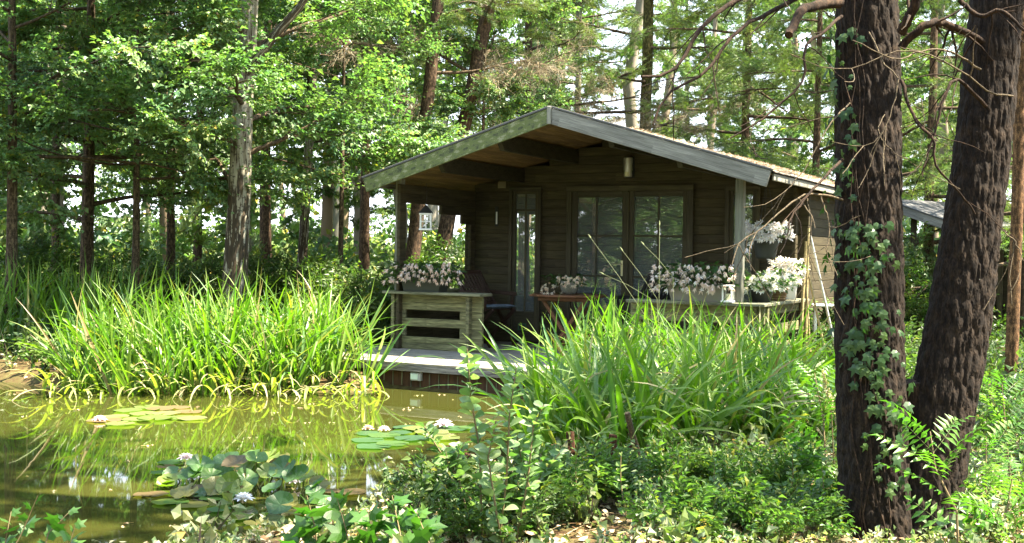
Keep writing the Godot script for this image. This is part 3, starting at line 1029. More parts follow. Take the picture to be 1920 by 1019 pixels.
	while k < 7:
		var x := -0.36 + k * 0.12
		var half := sqrt(maxf(0.02, 0.42 * 0.42 - x * x))
		board(t, "top_slat", Vector3(half * 2.0, 0.024, 0.114), Vector3(x, 0.658, 0), M.teak, ALONG_Z, 0.005)
		k += 1
	put(t, "top_rim", lathe([Vector2(0.40, 0.648), Vector2(0.43, 0.648), Vector2(0.435, 0.655), Vector2(0.435, 0.672), Vector2(0.43, 0.676), Vector2(0.40, 0.676)], 40).mesh(M.teak[0]))
	for s in [-1.0, 1.0]:
		bar(t, "leg", Vector3(-0.28, 0.645, s * 0.2), Vector3(0.16, 0.0, s * 0.2), 0.022, M.teak[1])
		bar(t, "leg", Vector3(0.28, 0.645, s * 0.23), Vector3(-0.16, 0.0, s * 0.23), 0.022, M.teak[2])
		bar(t, "apron", Vector3(-0.30, 0.62, s * 0.26), Vector3(0.30, 0.62, s * 0.26), 0.02, M.teak[0])
	bar(t, "stretcher", Vector3(0.0, 0.24, -0.23), Vector3(0.0, 0.24, 0.23), 0.016, M.teak[1])
	# pot on the table
	t = thing("flower_pot", "mottled grey bowl pot of trailing cream begonias on the red-brown table", "flower pot", Vector3(-0.27, 0.677, 0.98))
	put(t, "pot", lathe([Vector2(0.0, 0.0), Vector2(0.06, 0.0), Vector2(0.10, 0.05), Vector2(0.115, 0.10), Vector2(0.105, 0.145), Vector2(0.112, 0.155), Vector2(0.098, 0.155), Vector2(0.09, 0.13), Vector2(0.0, 0.125)], 24).mesh(M.stoneware))
	bouquet(t, Vector3(-0.05, 0.17, 0.02), Vector3(0.23, 0.07, 0.16), 110, 0.07, Color(0.04, 0.085, 0.02), 60, 0.042, [Color(0.75, 0.66, 0.5), Color(0.7, 0.55, 0.45), Color(0.78, 0.72, 0.6)], 0.9)
	for m in t.find_children("flower*", "MeshInstance3D", false, false):
		if m.position.x < -0.12: m.position.y -= 0.09
	# planters on the rails
	t = thing("planter_box", "dark rectangular planter of pink-white begonias on the left porch rail", "planter", Vector3(-1.80, 0.682, 1.71), 0.0, "planter boxes on the porch rails")
	box_planter(t, Vector3(0.56, 0.19, 0.22), M.dark_planter)
	bouquet(t, Vector3(0.03, 0.23, 0.03), Vector3(0.43, 0.13, 0.2), 420, 0.085, Color(0.05, 0.10, 0.025), 120, 0.054, [Color(0.78, 0.62, 0.55), Color(0.8, 0.7, 0.66), Color(0.76, 0.6, 0.55), Color(0.82, 0.78, 0.74)], 1.0, 120)
	t = thing("planter_box", "long grey planter with a mass of white-pink begonias on the right porch rail", "planter", Vector3(1.55, 0.682, 1.70), 0.0, "planter boxes on the porch rails")
	box_planter(t, Vector3(0.62, 0.17, 0.22), M.grey_planter)
	bouquet(t, Vector3(0.0, 0.25, 0.02), Vector3(0.42, 0.15, 0.2), 460, 0.085, Color(0.05, 0.10, 0.025), 170, 0.052, [Color(0.82, 0.74, 0.7), Color(0.8, 0.68, 0.62), Color(0.84, 0.82, 0.78), Color(0.8, 0.68, 0.62)], 1.0, 170)
	# small white lantern beside the planter
	t = thing("table_lantern", "small white openwork lantern at the foot of the right porch post", "lantern", Vector3(1.90, 0.682, 1.80))
	for x in [-0.045, 0.045]:
		for z in [-0.045, 0.045]: put(t, "corner_post", cbox(Vector3(0.016, 0.16, 0.016), 0.002), M.white_paint, Vector3(x, 0.08, z))
	put(t, "base", cbox(Vector3(0.125, 0.018, 0.125), 0.003), M.white_paint, Vector3(0, 0.009, 0))
	put(t, "lid", cbox(Vector3(0.125, 0.018, 0.125), 0.003), M.white_paint, Vector3(0, 0.168, 0))
	put(t, "candle", lathe([Vector2(0.0, 0.09), Vector2(0.026, 0.088), Vector2(0.028, 0.08), Vector2(0.028, 0.018), Vector2(0.0, 0.018)], 14).mesh(M.cream_plastic))
	# pots on the side rail
	t = thing("flower_pot", "dark round pot of green leaves and white flowers beside the right post", "flower pot", Vector3(2.14, 0.682, 1.42))
	put(t, "pot", lathe([Vector2(0.0, 0.0), Vector2(0.09, 0.0), Vector2(0.115, 0.12), Vector2(0.122, 0.125), Vector2(0.108, 0.13), Vector2(0.1, 0.11), Vector2(0.0, 0.11)], 20).mesh(M.dark_planter))
	bouquet(t, Vector3(0, 0.2, 0), Vector3(0.17, 0.1, 0.16), 190, 0.07, Color(0.07, 0.15, 0.03), 44, 0.06, [Color(0.82, 0.84, 0.78), Color(0.75, 0.8, 0.68)], 0.1)
	t = thing("flower_pot", "wicker basket of pale green leaves and white flowers on the side rail", "flower pot", Vector3(2.15, 0.682, 0.92))
	var ring := MB.new()
	put(t, "basket", lathe([Vector2(0.0, 0.0), Vector2(0.10, 0.0), Vector2(0.125, 0.13), Vector2(0.13, 0.14), Vector2(0.118, 0.14), Vector2(0.11, 0.12), Vector2(0.0, 0.12)], 24).mesh(M.wicker))
	for i in 5: put(t, "wicker_strand", torus(0.105 + i * 0.0052, 0.008), M.wicker, Vector3(0, 0.02 + i * 0.027, 0))
	bouquet(t, Vector3(0, 0.2, 0), Vector3(0.18, 0.11, 0.18), 200, 0.07, Color(0.10, 0.19, 0.04), 40, 0.06, [Color(0.82, 0.84, 0.78)], 0.0)
	t = thing("flower_pot", "tall white pot of white blossoms at the far end of the side rail", "flower pot", Vector3(2.16, 0.682, 0.42))
	put(t, "pot", lathe([Vector2(0.0, 0.0), Vector2(0.075, 0.0), Vector2(0.10, 0.19), Vector2(0.108, 0.2), Vector2(0.095, 0.2), Vector2(0.09, 0.18), Vector2(0.0, 0.18)], 20).mesh(M.white_paint))
	bouquet(t, Vector3(0, 0.32, 0), Vector3(0.16, 0.14, 0.16), 120, 0.06, Color(0.10, 0.19, 0.04), 90, 0.07, [Color(0.86, 0.86, 0.84)], 0.0, 90)
	# hanging pot
	t = thing("hanging_pot", "black pot of white flowers hanging beside the right porch post", "hanging pot", Vector3(2.07, 1.13, 1.05))
	put(t, "pot", lathe([Vector2(0.0, 0.0), Vector2(0.09, 0.0), Vector2(0.105, 0.02), Vector2(0.135, 0.18), Vector2(0.142, 0.185), Vector2(0.142, 0.2), Vector2(0.128, 0.2), Vector2(0.12, 0.17), Vector2(0.0, 0.17)], 24).mesh(M.dark_planter))
	bouquet(t, Vector3(0.02, 0.29, 0), Vector3(0.21, 0.1, 0.18), 150, 0.06, Color(0.05, 0.10, 0.03), 80, 0.075, [Color(0.86, 0.86, 0.86), Color(0.8, 0.8, 0.82)], 0.3, 80)
	for i in 3:
		b = MB.new()
		var a := TAU * i / 3
		tube(b, PackedVector3Array([Vector3(cos(a) * 0.135, 0.19, sin(a) * 0.135), Vector3(cos(a) * 0.06, 0.55, sin(a) * 0.06), Vector3(0, 0.88, 0)]), taper(3, 0.0025, 0.0025), 5)
		put(t, "wire", b.mesh(M.dark_metal))
	# canes and poles leaning at the side rail
	pole("bamboo_cane", "short thick bamboo cane upright behind the side rail", "cane", Vector3(2.31, -0.14, 0.45), Vector3(2.33, 1.33, 0.35), 0.02, M.bamboo, "canes leaning by the side rail", 6)
	pole("bamboo_cane", "tall pale bamboo cane standing in front of the side rail corner", "cane", Vector3(2.372, -0.067, 0.457), Vector3(2.371, 1.474, 0.428), 0.016, M.bamboo, "canes leaning by the side rail", 7)
	pole("bamboo_cane", "slanting bamboo cane between the tall cane and the silver pole", "cane", Vector3(2.549, 0.171, 0.358), Vector3(2.364, 1.050, 0.439), 0.014, M.bamboo, "canes leaning by the side rail", 5)
	pole("bamboo_cane", "thin short bamboo cane crossing the foot of the tall cane", "cane", Vector3(2.427, 0.114, 0.480), Vector3(2.376, 0.816, 0.494), 0.01, M.bamboo, "canes leaning by the side rail", 5)
	pole("metal_pole", "slim silver metal pole leaning beside the bamboo canes", "pole", Vector3(2.653, 0.173, 0.303), Vector3(2.388, 1.398, 0.420), 0.016, M.steel)
	# white plastic table at the side
	t = thing("side_table", "small white plastic side table next to the leaning poles", "table", Vector3(2.461, 0.402, -0.165), 0.3)
	put(t, "table_top", cbox(Vector3(0.34, 0.025, 0.3), 0.008), M.white_paint, Vector3(0, 0.2, 0))
	for x in [-0.14, 0.14]:
		for z in [-0.12, 0.12]: put(t, "leg", cbox(Vector3(0.03, 0.46, 0.03), 0.004), M.white_paint, Vector3(x, -0.04, z))

func torus(r: float, q: float) -> ArrayMesh:
	var b := MB.new()
	var pts := PackedVector3Array()
	for i in 25: pts.push_back(Vector3(cos(TAU * i / 24) * r, 0, sin(TAU * i / 24) * r))
	tube(b, pts, taper(25, q, q), 5, Color.WHITE, 0.0, 0.0, false)
	return b.mesh(null)

func cushion_mesh(w: float, d: float, h: float) -> ArrayMesh:
	var b := MB.new()
	var n := 10
	for side in [1.0, -1.0]:
		var k := b.v.size()
		for i in n + 1:
			for j in n + 1:
				var u := float(i) / n * 2.0 - 1.0
				var v := float(j) / n * 2.0 - 1.0
				var puff := pow(maxf(0.0, (1.0 - u * u * u * u) * (1.0 - v * v * v * v)), 0.35)
				b.v.push_back(Vector3(u * w * 0.5, h * 0.5 + side * h * 0.5 * puff, v * d * 0.5))
				b.n.push_back(Vector3.ZERO)
		for i in n:
			for j in n:
				var p := k + i * (n + 1) + j
				if side > 0: b.ix.append_array(PackedInt32Array([p, p + n + 1, p + 1, p + 1, p + n + 1, p + n + 2]))
				else: b.ix.append_array(PackedInt32Array([p, p + 1, p + n + 1, p + 1, p + n + 2, p + n + 1]))
	# face outward: front faces run clockwise
	for t in range(0, b.ix.size(), 3):
		var nn := (b.v[b.ix[t + 2]] - b.v[b.ix[t]]).cross(b.v[b.ix[t + 1]] - b.v[b.ix[t]])
		for q in 3: b.n[b.ix[t + q]] += nn
	for i in b.n.size():
		b.n[i] = b.n[i].normalized()
	return b.mesh(null)

# ---------------------------------------------------------------- plants
func tree(called: String, label: String, cat: String, at: Vector3, o: Dictionary, group := "") -> Node3D:
	rng.seed = hash(label)
	var t := thing(called, label, cat, Vector3(at.x, ground(at.x, at.z), at.z), 0.0, group)
	grow(t, o)
	return t

func broad(o: Dictionary) -> Dictionary:
	var d := {"sides": 9, "limbs": 20, "from": 0.2, "to": 0.97, "reach": 2.2, "reach_top": 1.0, "rise": 0.25, "wob": 0.16, "lift": 0.02, "subs": 7, "per": 4, "size": 1.0, "spray": M.spray_broad, "tones": [Color(1, 1, 1), Color(1.3, 1.3, 1.1), Color(0.9, 1.0, 0.95), Color(1.15, 1.2, 1.2)], "bark": M.bark_grey, "twig": M.bark_grey, "part": true}
	d.merge(o, true)
	return d

func conifer(o: Dictionary) -> Dictionary:
	var d := {"sides": 9, "limbs": 30, "from": 0.28, "to": 0.98, "reach": 2.2, "reach_top": 0.5, "rise": -0.05, "wob": 0.1, "lift": 0.015, "subs": 7, "per": 3, "size": 1.0, "spray": M.spray_pine, "dead_spray": M.spray_dead, "dead": 0.0, "tones": [Color(1, 1, 1), Color(1.15, 1.1, 0.9), Color(0.85, 0.95, 1.0)], "bark": M.bark_pine, "twig": M.bark_grey, "part": true}
	d.merge(o, true)
	return d

# a rounded shrub of leaf sprays over short stems
func shrub(called: String, label: String, at: Vector3, rx: float, h: float, n: int, m: ArrayMesh, tones: Array, group := "", size := 1.0) -> void:
	rng.seed = hash(label)
	var g := ground(at.x, at.z)
	var t := thing(called, label, "shrub", Vector3(at.x, g, at.z), 0.0, group)
	var xf := []
	var cols := []
	var b := MB.new()
	for i in n:
		var a := rf(0, TAU)
		var e := acos(rf(0.0, 1.0))
		var rr := pow(rng.randf(), 0.4) * (0.85 + 0.3 * noise.get_noise_3d(cos(a) * 60.0 + at.x * 9.0, e * 60.0, sin(a) * 60.0))
		var d := Vector3(cos(a) * sin(e), cos(e), sin(a) * sin(e))
		var p := Vector3(d.x * rx, d.y * h * 0.95 + 0.05, d.z * rx) * rr
		xf.push_back(Transform3D(facing((d + Vector3(0, 0.35, 0) + rv(0.5)).normalized(), rf(-0.5, 0.5), size * rf(0.7, 1.2)), p))
		cols.push_back(vary(tones[rng.randi() % tones.size()], 0.15))
		if i % 14 == 0:
			var q := PackedVector3Array([Vector3(rf(-0.1, 0.1), -0.05, rf(-0.1, 0.1)), p * Vector3(0.4, 0.5, 0.4) + rv(0.04), p])
			tube(b, q, taper(3, 0.014, 0.004), 4, Color.WHITE, 0, 0, false)
	put(t, "stems", b.mesh(M.bark_grey))
	many(t, "foliage", m, xf, cols)

func make_forest() -> void:
	rng.seed = 77
	var f := Node3D.new()
	f.name = "forest"
	add_child(f)
	f.set_meta("kind", "stuff")
	f.set_meta("label", "far woodland of mixed trunks and foliage behind the cabin and pond")
	f.set_meta("category", "forest")
	var tx := []
	var tc := []
	var lx := []
	var lc := []
	var nx := []
	var nc := []
	var eye := Vector3(5.5, 0, 13.4)
	for i in 136:
		var a := rf(-1.12, 0.14)
		var d := rf(25.0, 62.0)
		var p := eye + Vector3(sin(a), 0, -cos(a)) * d
		if i >= 86:
			# the wood goes on round the clearing, behind the viewer
			a = rf(0.2, TAU - 1.5)
			d = rf(9.0, 30.0)
			p = eye + Vector3(sin(a), 0, -cos(a)) * d
			if shore(p.x, p.z) < 1.5 or (p.x > 6.0 and p.x < 20.0 and p.z > -6.0 and p.z < 10.0): continue
		p.y = ground(p.x, p.z)
		var h := rf(9, 15)
		tx.push_back(Transform3D(Basis(Vector3.UP, rf(0, TAU)) * Basis.from_euler(Vector3(rf(-0.04, 0.04), 0, rf(-0.04, 0.04))) * Basis.from_scale(Vector3(1, h / 10.0, 1) * Vector3(rf(0.7, 1.3), 1, rf(0.7, 1.3))), p))
		tc.push_back(vary(Color(1, 1, 1), 0.3))
		var con := rng.randf() < (0.12 if a < -0.6 else 0.7)
		var low := rf(1.5, 4.5) if con else rf(0.8, 3.0)
		if i >= 86: low = rf(0.4, 1.5)
		var n := 130 if i < 86 else 190
		for k in n:
			var y := lerpf(low, h, pow(rng.randf(), 0.9))
			var r := (2.3 * (1.0 - (y - low) / (h - low) * 0.7)) * pow(rng.randf(), 0.6)
			var az := rf(0, TAU)
			var q := p + Vector3(cos(az) * r, y, sin(az) * r)
			var dir := Vector3(cos(az), rf(-0.3, 0.3), sin(az))
			if con:
				nx.push_back(Transform3D(facing(dir, rf(-0.6, 0.6), rf(1.7, 2.8)), q)); nc.push_back(vary(Color(1.0, 1.05, 0.9), 0.25))
			else:
				lx.push_back(Transform3D(facing(dir, rf(-0.6, 0.6), rf(1.2, 2.0)), q)); lc.push_back(vary(Color(1.0, 1.05, 0.95), 0.25))
	# low growth under the trees
	for i in 2200:
		var a := rf(-1.1, 0.12)
		var d := rf(24.0, 60.0)
		var p := eye + Vector3(sin(a), 0, -cos(a)) * d
		p.y = ground(p.x, p.z) + rf(0.0, 1.0) * rf(0.3, 1.9)
		lx.push_back(Transform3D(facing(Vector3(rf(-1, 1), rf(0.1, 1), rf(-1, 1)), rf(0, TAU), rf(1.2, 2.2)), p)); lc.push_back(vary(Color(1.1, 1.1, 0.9), 0.3))
	var b := MB.new()
	var pts := PackedVector3Array()
	for i in 9: pts.push_back(Vector3(noise.get_noise_1d(i * 40.0) * 0.25, -0.3 + i * 1.28, noise.get_noise_1d(i * 40.0 + 700.0) * 0.25))
	tube(b, pts, taper(9, 0.16, 0.06), 8)
	many(f, "trunks", b.mesh(M.bark_tint), tx, tc)
	many(f, "broadleaf_foliage", M.spray_far, lx, lc)
	many(f, "needle_foliage", M.spray_pine_far, nx, nc)

func make_trees() -> void:
	var B: Dictionary
	var t := tree("birch_tree", "thick white-barked birch with a dark furrowed foot behind the bright irises", "tree", Vector3(-4.657, 0.000, 1.779), broad({"h": 10.5, "r": 0.175, "tip": 0.25, "rings": 6, "sides": 20, "rough": 0.016, "top": Vector3(0.3, 0, -0.16), "bark": M.bark_birch, "twig": M.bark_grey, "from": 0.2, "limbs": 28, "reach": 2.1, "reach_top": 1.2, "rise": 0.3, "lift": -0.03, "per": 4, "subs": 8}))
	var bb := MB.new()
	tube(bb, PackedVector3Array([Vector3(0.028, 3.378, -0.055), Vector3(0.335, 3.690, 0.002), Vector3(0.631, 4.013, -0.048), Vector3(0.925, 4.298, -0.096), Vector3(1.270, 4.778, -0.174)]), taper(5, 0.07, 0.04), 9)
	put(t, "branch", bb.mesh(M.bark_birch))
	bb = MB.new()
	tube(bb, PackedVector3Array([Vector3(0.058, 3.344, -0.071), Vector3(0.075, 3.564, 0.142), Vector3(-0.043, 3.653, 0.316), Vector3(-0.238, 3.633, 0.533), Vector3(-0.455, 3.427, 0.765)]), taper(5, 0.05, 0.02), 8)
	put(t, "branch", bb.mesh(M.bark_birch))
	tree("birch_tree", "slender pale birch standing just right of the thick birch", "tree", Vector3(-7.043, 0.000, -2.616), broad({"h": 10.5, "r": 0.095, "tip": 0.4, "rings": 4, "sides": 12, "top": Vector3(0.35, 0, -0.2), "bark": M.bark_birch, "from": 0.3, "limbs": 16, "reach": 1.7, "reach_top": 0.9, "per": 4, "subs": 6}))
	tree("broadleaf_tree", "leafy tree with a dark trunk and low layered branches, left of the birches", "tree", Vector3(-7.887, 0.000, 1.224), broad({"spray": M.spray_light, "h": 8.5, "r": 0.11, "limbs": 30, "from": 0.2, "reach": 2.9, "reach_top": 1.6, "rise": 0.12, "per": 4, "subs": 8}), "broadleaf trees on the left bank")
	tree("broadleaf_tree", "leafy tree at the left edge with branches hanging over the pond", "tree", Vector3(-6.765, 0.000, 3.457), broad({"spray": M.spray_light, "h": 8.0, "r": 0.08, "wob": 0.22, "limbs": 28, "from": 0.32, "reach": 2.8, "reach_top": 1.6, "rise": 0.15, "per": 4, "subs": 8}), "broadleaf trees on the left bank")
	tree("broadleaf_tree", "leafy tree with a thin trunk between the dark trunk and the thick birch", "tree", Vector3(-7.932, 0.000, -0.452), broad({"spray": M.spray_light, "h": 8.8, "r": 0.08, "limbs": 24, "from": 0.28, "reach": 2.4, "reach_top": 1.4, "rise": 0.2, "per": 3, "subs": 8}), "broadleaf trees on the left bank")
	tree("broadleaf_tree", "light-leaved tree spreading in front of the dark trunks on the left", "tree", Vector3(-5.994, 0.000, 2.143), broad({"h": 6.8, "r": 0.06, "limbs": 28, "from": 0.33, "reach": 2.3, "reach_top": 1.3, "rise": 0.15, "per": 4, "subs": 8, "spray": M.spray_light}), "broadleaf trees on the left bank")
	tree("broadleaf_tree", "slim dark trunk with thin foliage near the left edge", "tree", Vector3(-10.739, 0.000, -0.663), broad({"h": 9.0, "r": 0.09, "limbs": 22, "from": 0.25, "reach": 2.4, "reach_top": 1.2, "per": 4, "subs": 8}), "broadleaf trees on the left bank")
	tree("broadleaf_tree", "thin young tree whose light leaves hang in front of the two pines", "tree", Vector3(-5.231, 0.000, -1.315), broad({"h": 5.6, "r": 0.055, "tip": 0.2, "limbs": 18, "from": 0.4, "reach": 2.0, "reach_top": 1.2, "rise": 0.15, "per": 4, "subs": 8, "spray": M.spray_light}))
	tree("broadleaf_tree", "young tree with pale leaves just left of the cabin roof ridge", "tree", Vector3(-4.550, 0.000, -4.519), broad({"h": 6.2, "r": 0.05, "limbs": 14, "from": 0.52, "reach": 1.6, "reach_top": 1.0, "rise": 0.1, "per": 4, "subs": 7, "spray": M.spray_light}))
	# pines behind the porch
	tree("pine_tree", "straight brown pine seen through the porch opening beside the post", "tree", Vector3(-5.053, 0.000, -2.890), conifer({"h": 13, "r": 0.13, "tip": 0.45, "rings": 5, "sides": 16, "rough": 0.012, "top": Vector3(0.9, 0, -0.5), "from": 0.32, "limbs": 24, "reach": 2.0, "reach_top": 1.4, "dead": 0.08, "rise": 0.05}), "pines behind the porch")
	tree("pine_tree", "brown pine leaning right behind the white hanging lantern", "tree", Vector3(-5.122, 0.000, -3.646), conifer({"h": 13, "r": 0.15, "tip": 0.45, "rings": 5, "sides": 16, "rough": 0.012, "top": Vector3(1.9, 0, -1.0), "from": 0.30, "limbs": 24, "reach": 2.3, "reach_top": 1.5, "dead": 0.08, "rise": 0.3}), "pines behind the porch")
	tree("pine_tree", "reddish sunlit pine trunk among the shrubs left of the porch", "tree", Vector3(-7.808, 0.000, -5.608), conifer({"h": 12, "r": 0.12, "from": 0.45, "dead": 0.1, "limbs": 16}), "pines left of the porch")
	tree("pine_tree", "dark pine trunk standing between the two birches", "tree", Vector3(-9.871, 0.000, -5.083), conifer({"h": 12, "r": 0.14, "from": 0.45, "dead": 0.1, "limbs": 16}), "pines left of the porch")
	tree("pine_tree", "thin straight pine trunk left of the thick birch", "tree", Vector3(-12.828, 0.000, -6.346), conifer({"h": 12, "r": 0.11, "from": 0.45, "dead": 0.1, "limbs": 16}), "pines left of the porch")
	# behind the roof
	tree("pine_tree", "pale thin pine trunk rising above the roof ridge", "tree", Vector3(-5.414, 0.000, -10.286), conifer({"h": 13, "r": 0.085, "tip": 0.6, "bark": M.bark_birch, "from": 0.3, "limbs": 24, "reach": 2.2, "dead": 0.08, "spray": M.spray_larch}), "conifers behind the roof")
	tree("pine_tree", "mossy straight pine trunk behind the middle of the roof", "tree", Vector3(-2.782, 0.000, -7.717), conifer({"h": 12, "r": 0.13, "tip": 0.6, "bark": M.bark_moss, "from": 0.3, "limbs": 26, "reach": 2.4, "dead": 0.1, "spray": M.spray_larch}), "conifers behind the roof")
	tree("larch_tree", "bright green conifer with drooping sprays behind the right roof slope", "tree", Vector3(-0.793, 0.000, -7.639), conifer({"h": 10, "r": 0.11, "from": 0.2, "limbs": 34, "reach": 2.6, "reach_top": 1.2, "per": 3, "subs": 8, "spray": M.spray_larch, "rise": 0.05, "lift": -0.03}), "conifers behind the roof")
	tree("larch_tree", "light green conifer standing close behind the ivy-clad trunk", "tree", Vector3(0.616, 0.000, -7.253), conifer({"h": 9, "r": 0.09, "from": 0.14, "limbs": 32, "reach": 2.2, "reach_top": 1.0, "spray": M.spray_larch, "rise": 0.1, "lift": -0.03}), "conifers behind the roof")
	tree("larch_tree", "feathery conifer seen between the two foreground trunks", "tree", Vector3(2.626, 0.000, -6.614), conifer({"h": 10, "r": 0.10, "from": 0.16, "limbs": 30, "reach": 2.2, "reach_top": 1.2, "spray": M.spray_larch, "lift": -0.02}), "conifers behind the roof")
	tree("larch_tree", "conifer at the right edge behind the leaning trunk", "tree", Vector3(4.198, 0.000, -5.183), conifer({"h": 9, "r": 0.10, "from": 0.14, "limbs": 28, "reach": 2.0, "reach_top": 1.1, "spray": M.spray_larch, "lift": -0.02}), "conifers behind the roof")
	tree("pine_tree", "tall pine with dead lower twigs behind the left roof slope", "tree", Vector3(-5.033, 0.000, -7.091), conifer({"h": 13, "r": 0.12, "from": 0.3, "limbs": 30, "reach": 2.8, "reach_top": 1.5, "dead": 0.1, "subs": 8, "per": 3}), "conifers behind the roof")
	tree("slim_tree", "slim bare trunk standing upright at the right edge", "tree", Vector3(4.552, 0.000, 1.280), broad({"h": 6.5, "r": 0.065, "tip": 0.6, "rings": 3, "sides": 10, "bark": M.bark_post, "limbs": 8, "from": 0.6, "reach": 1.2, "per": 3, "subs": 5, "spray": M.spray_light}))
	# trees on the other bank, mirrored in the door panes
	for q in [["nearest to the water", Vector3(-6.4, 0, 13.6)], ["behind the first", Vector3(-8.4, 0, 14.6)], ["farthest along the bank", Vector3(-4.4, 0, 15.4)], ["tallest of the four", Vector3(-6.0, 0, 17.5)]]:
		tree("broadleaf_tree", "leafy tree on the near left bank mirrored in the door panes, " + q[0], "tree", q[1], broad({"h": 8.0, "r": 0.13, "limbs": 30, "from": 0.06, "reach": 2.4, "reach_top": 1.4, "per": 4, "subs": 8, "part": false}), "trees on the near bank")

# an unseen pine, added so that its crown shades the iris clump
func make_shade_tree() -> void:
	tree("pine_tree", "pine just right of the picture whose crown dapples the iris clump", "tree", Vector3(7.0, 0, 4.1), conifer({"h": 9.5, "r": 0.14, "from": 0.42, "limbs": 34, "reach": 2.4, "reach_top": 1.0, "subs": 7, "per": 3, "part": false}))

func make_shed() -> void:  # the low roof of a shed behind the cabin, seen between the foreground trunks
	var a := Vector3(2.240, 2.009, -5.285)
	var e := Vector3(3.307, 1.636, -4.711)
	var t := thing("garden_shed", "low shed roof edge sloping down between the two foreground trunks", "shed", Vector3((a.x + e.x) * 0.5, 0.0, (a.z + e.z) * 0.5))
	var d := e - a
	var m := (a + e) * 0.5
	var yaw := atan2(-d.z, d.x)
	var l := Vector2(d.x, d.z).length()
	var tilt := atan2(d.y, l)
	var bs := Basis(Vector3.UP, yaw) * Basis(Vector3.BACK, tilt)
	var o := board(t, "fascia_board", Vector3(d.length() + 0.2, 0.13, 0.03), Vector3(0, m.y - 0.06, 0), M.fascia)
	o.basis = bs
	o = board(t, "roof_sheet", Vector3(d.length() + 0.24, 0.02, 1.9), Vector3(0, m.y + 0.022, 0) + bs * Vector3(0, 0, -0.92), M.felt_edge)
	o.basis = bs
	for x in [-0.35, 0.3]:
		for z in [-0.2, -1.5]:
			var p: Vector3 = bs * Vector3(x, 0, z)
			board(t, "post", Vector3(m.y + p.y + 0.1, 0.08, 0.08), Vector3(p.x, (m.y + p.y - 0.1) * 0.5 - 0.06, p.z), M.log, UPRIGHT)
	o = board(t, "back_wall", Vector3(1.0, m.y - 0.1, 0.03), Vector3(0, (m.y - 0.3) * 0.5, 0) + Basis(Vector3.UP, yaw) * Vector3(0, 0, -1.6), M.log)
	o.basis = Basis(Vector3.UP, yaw)

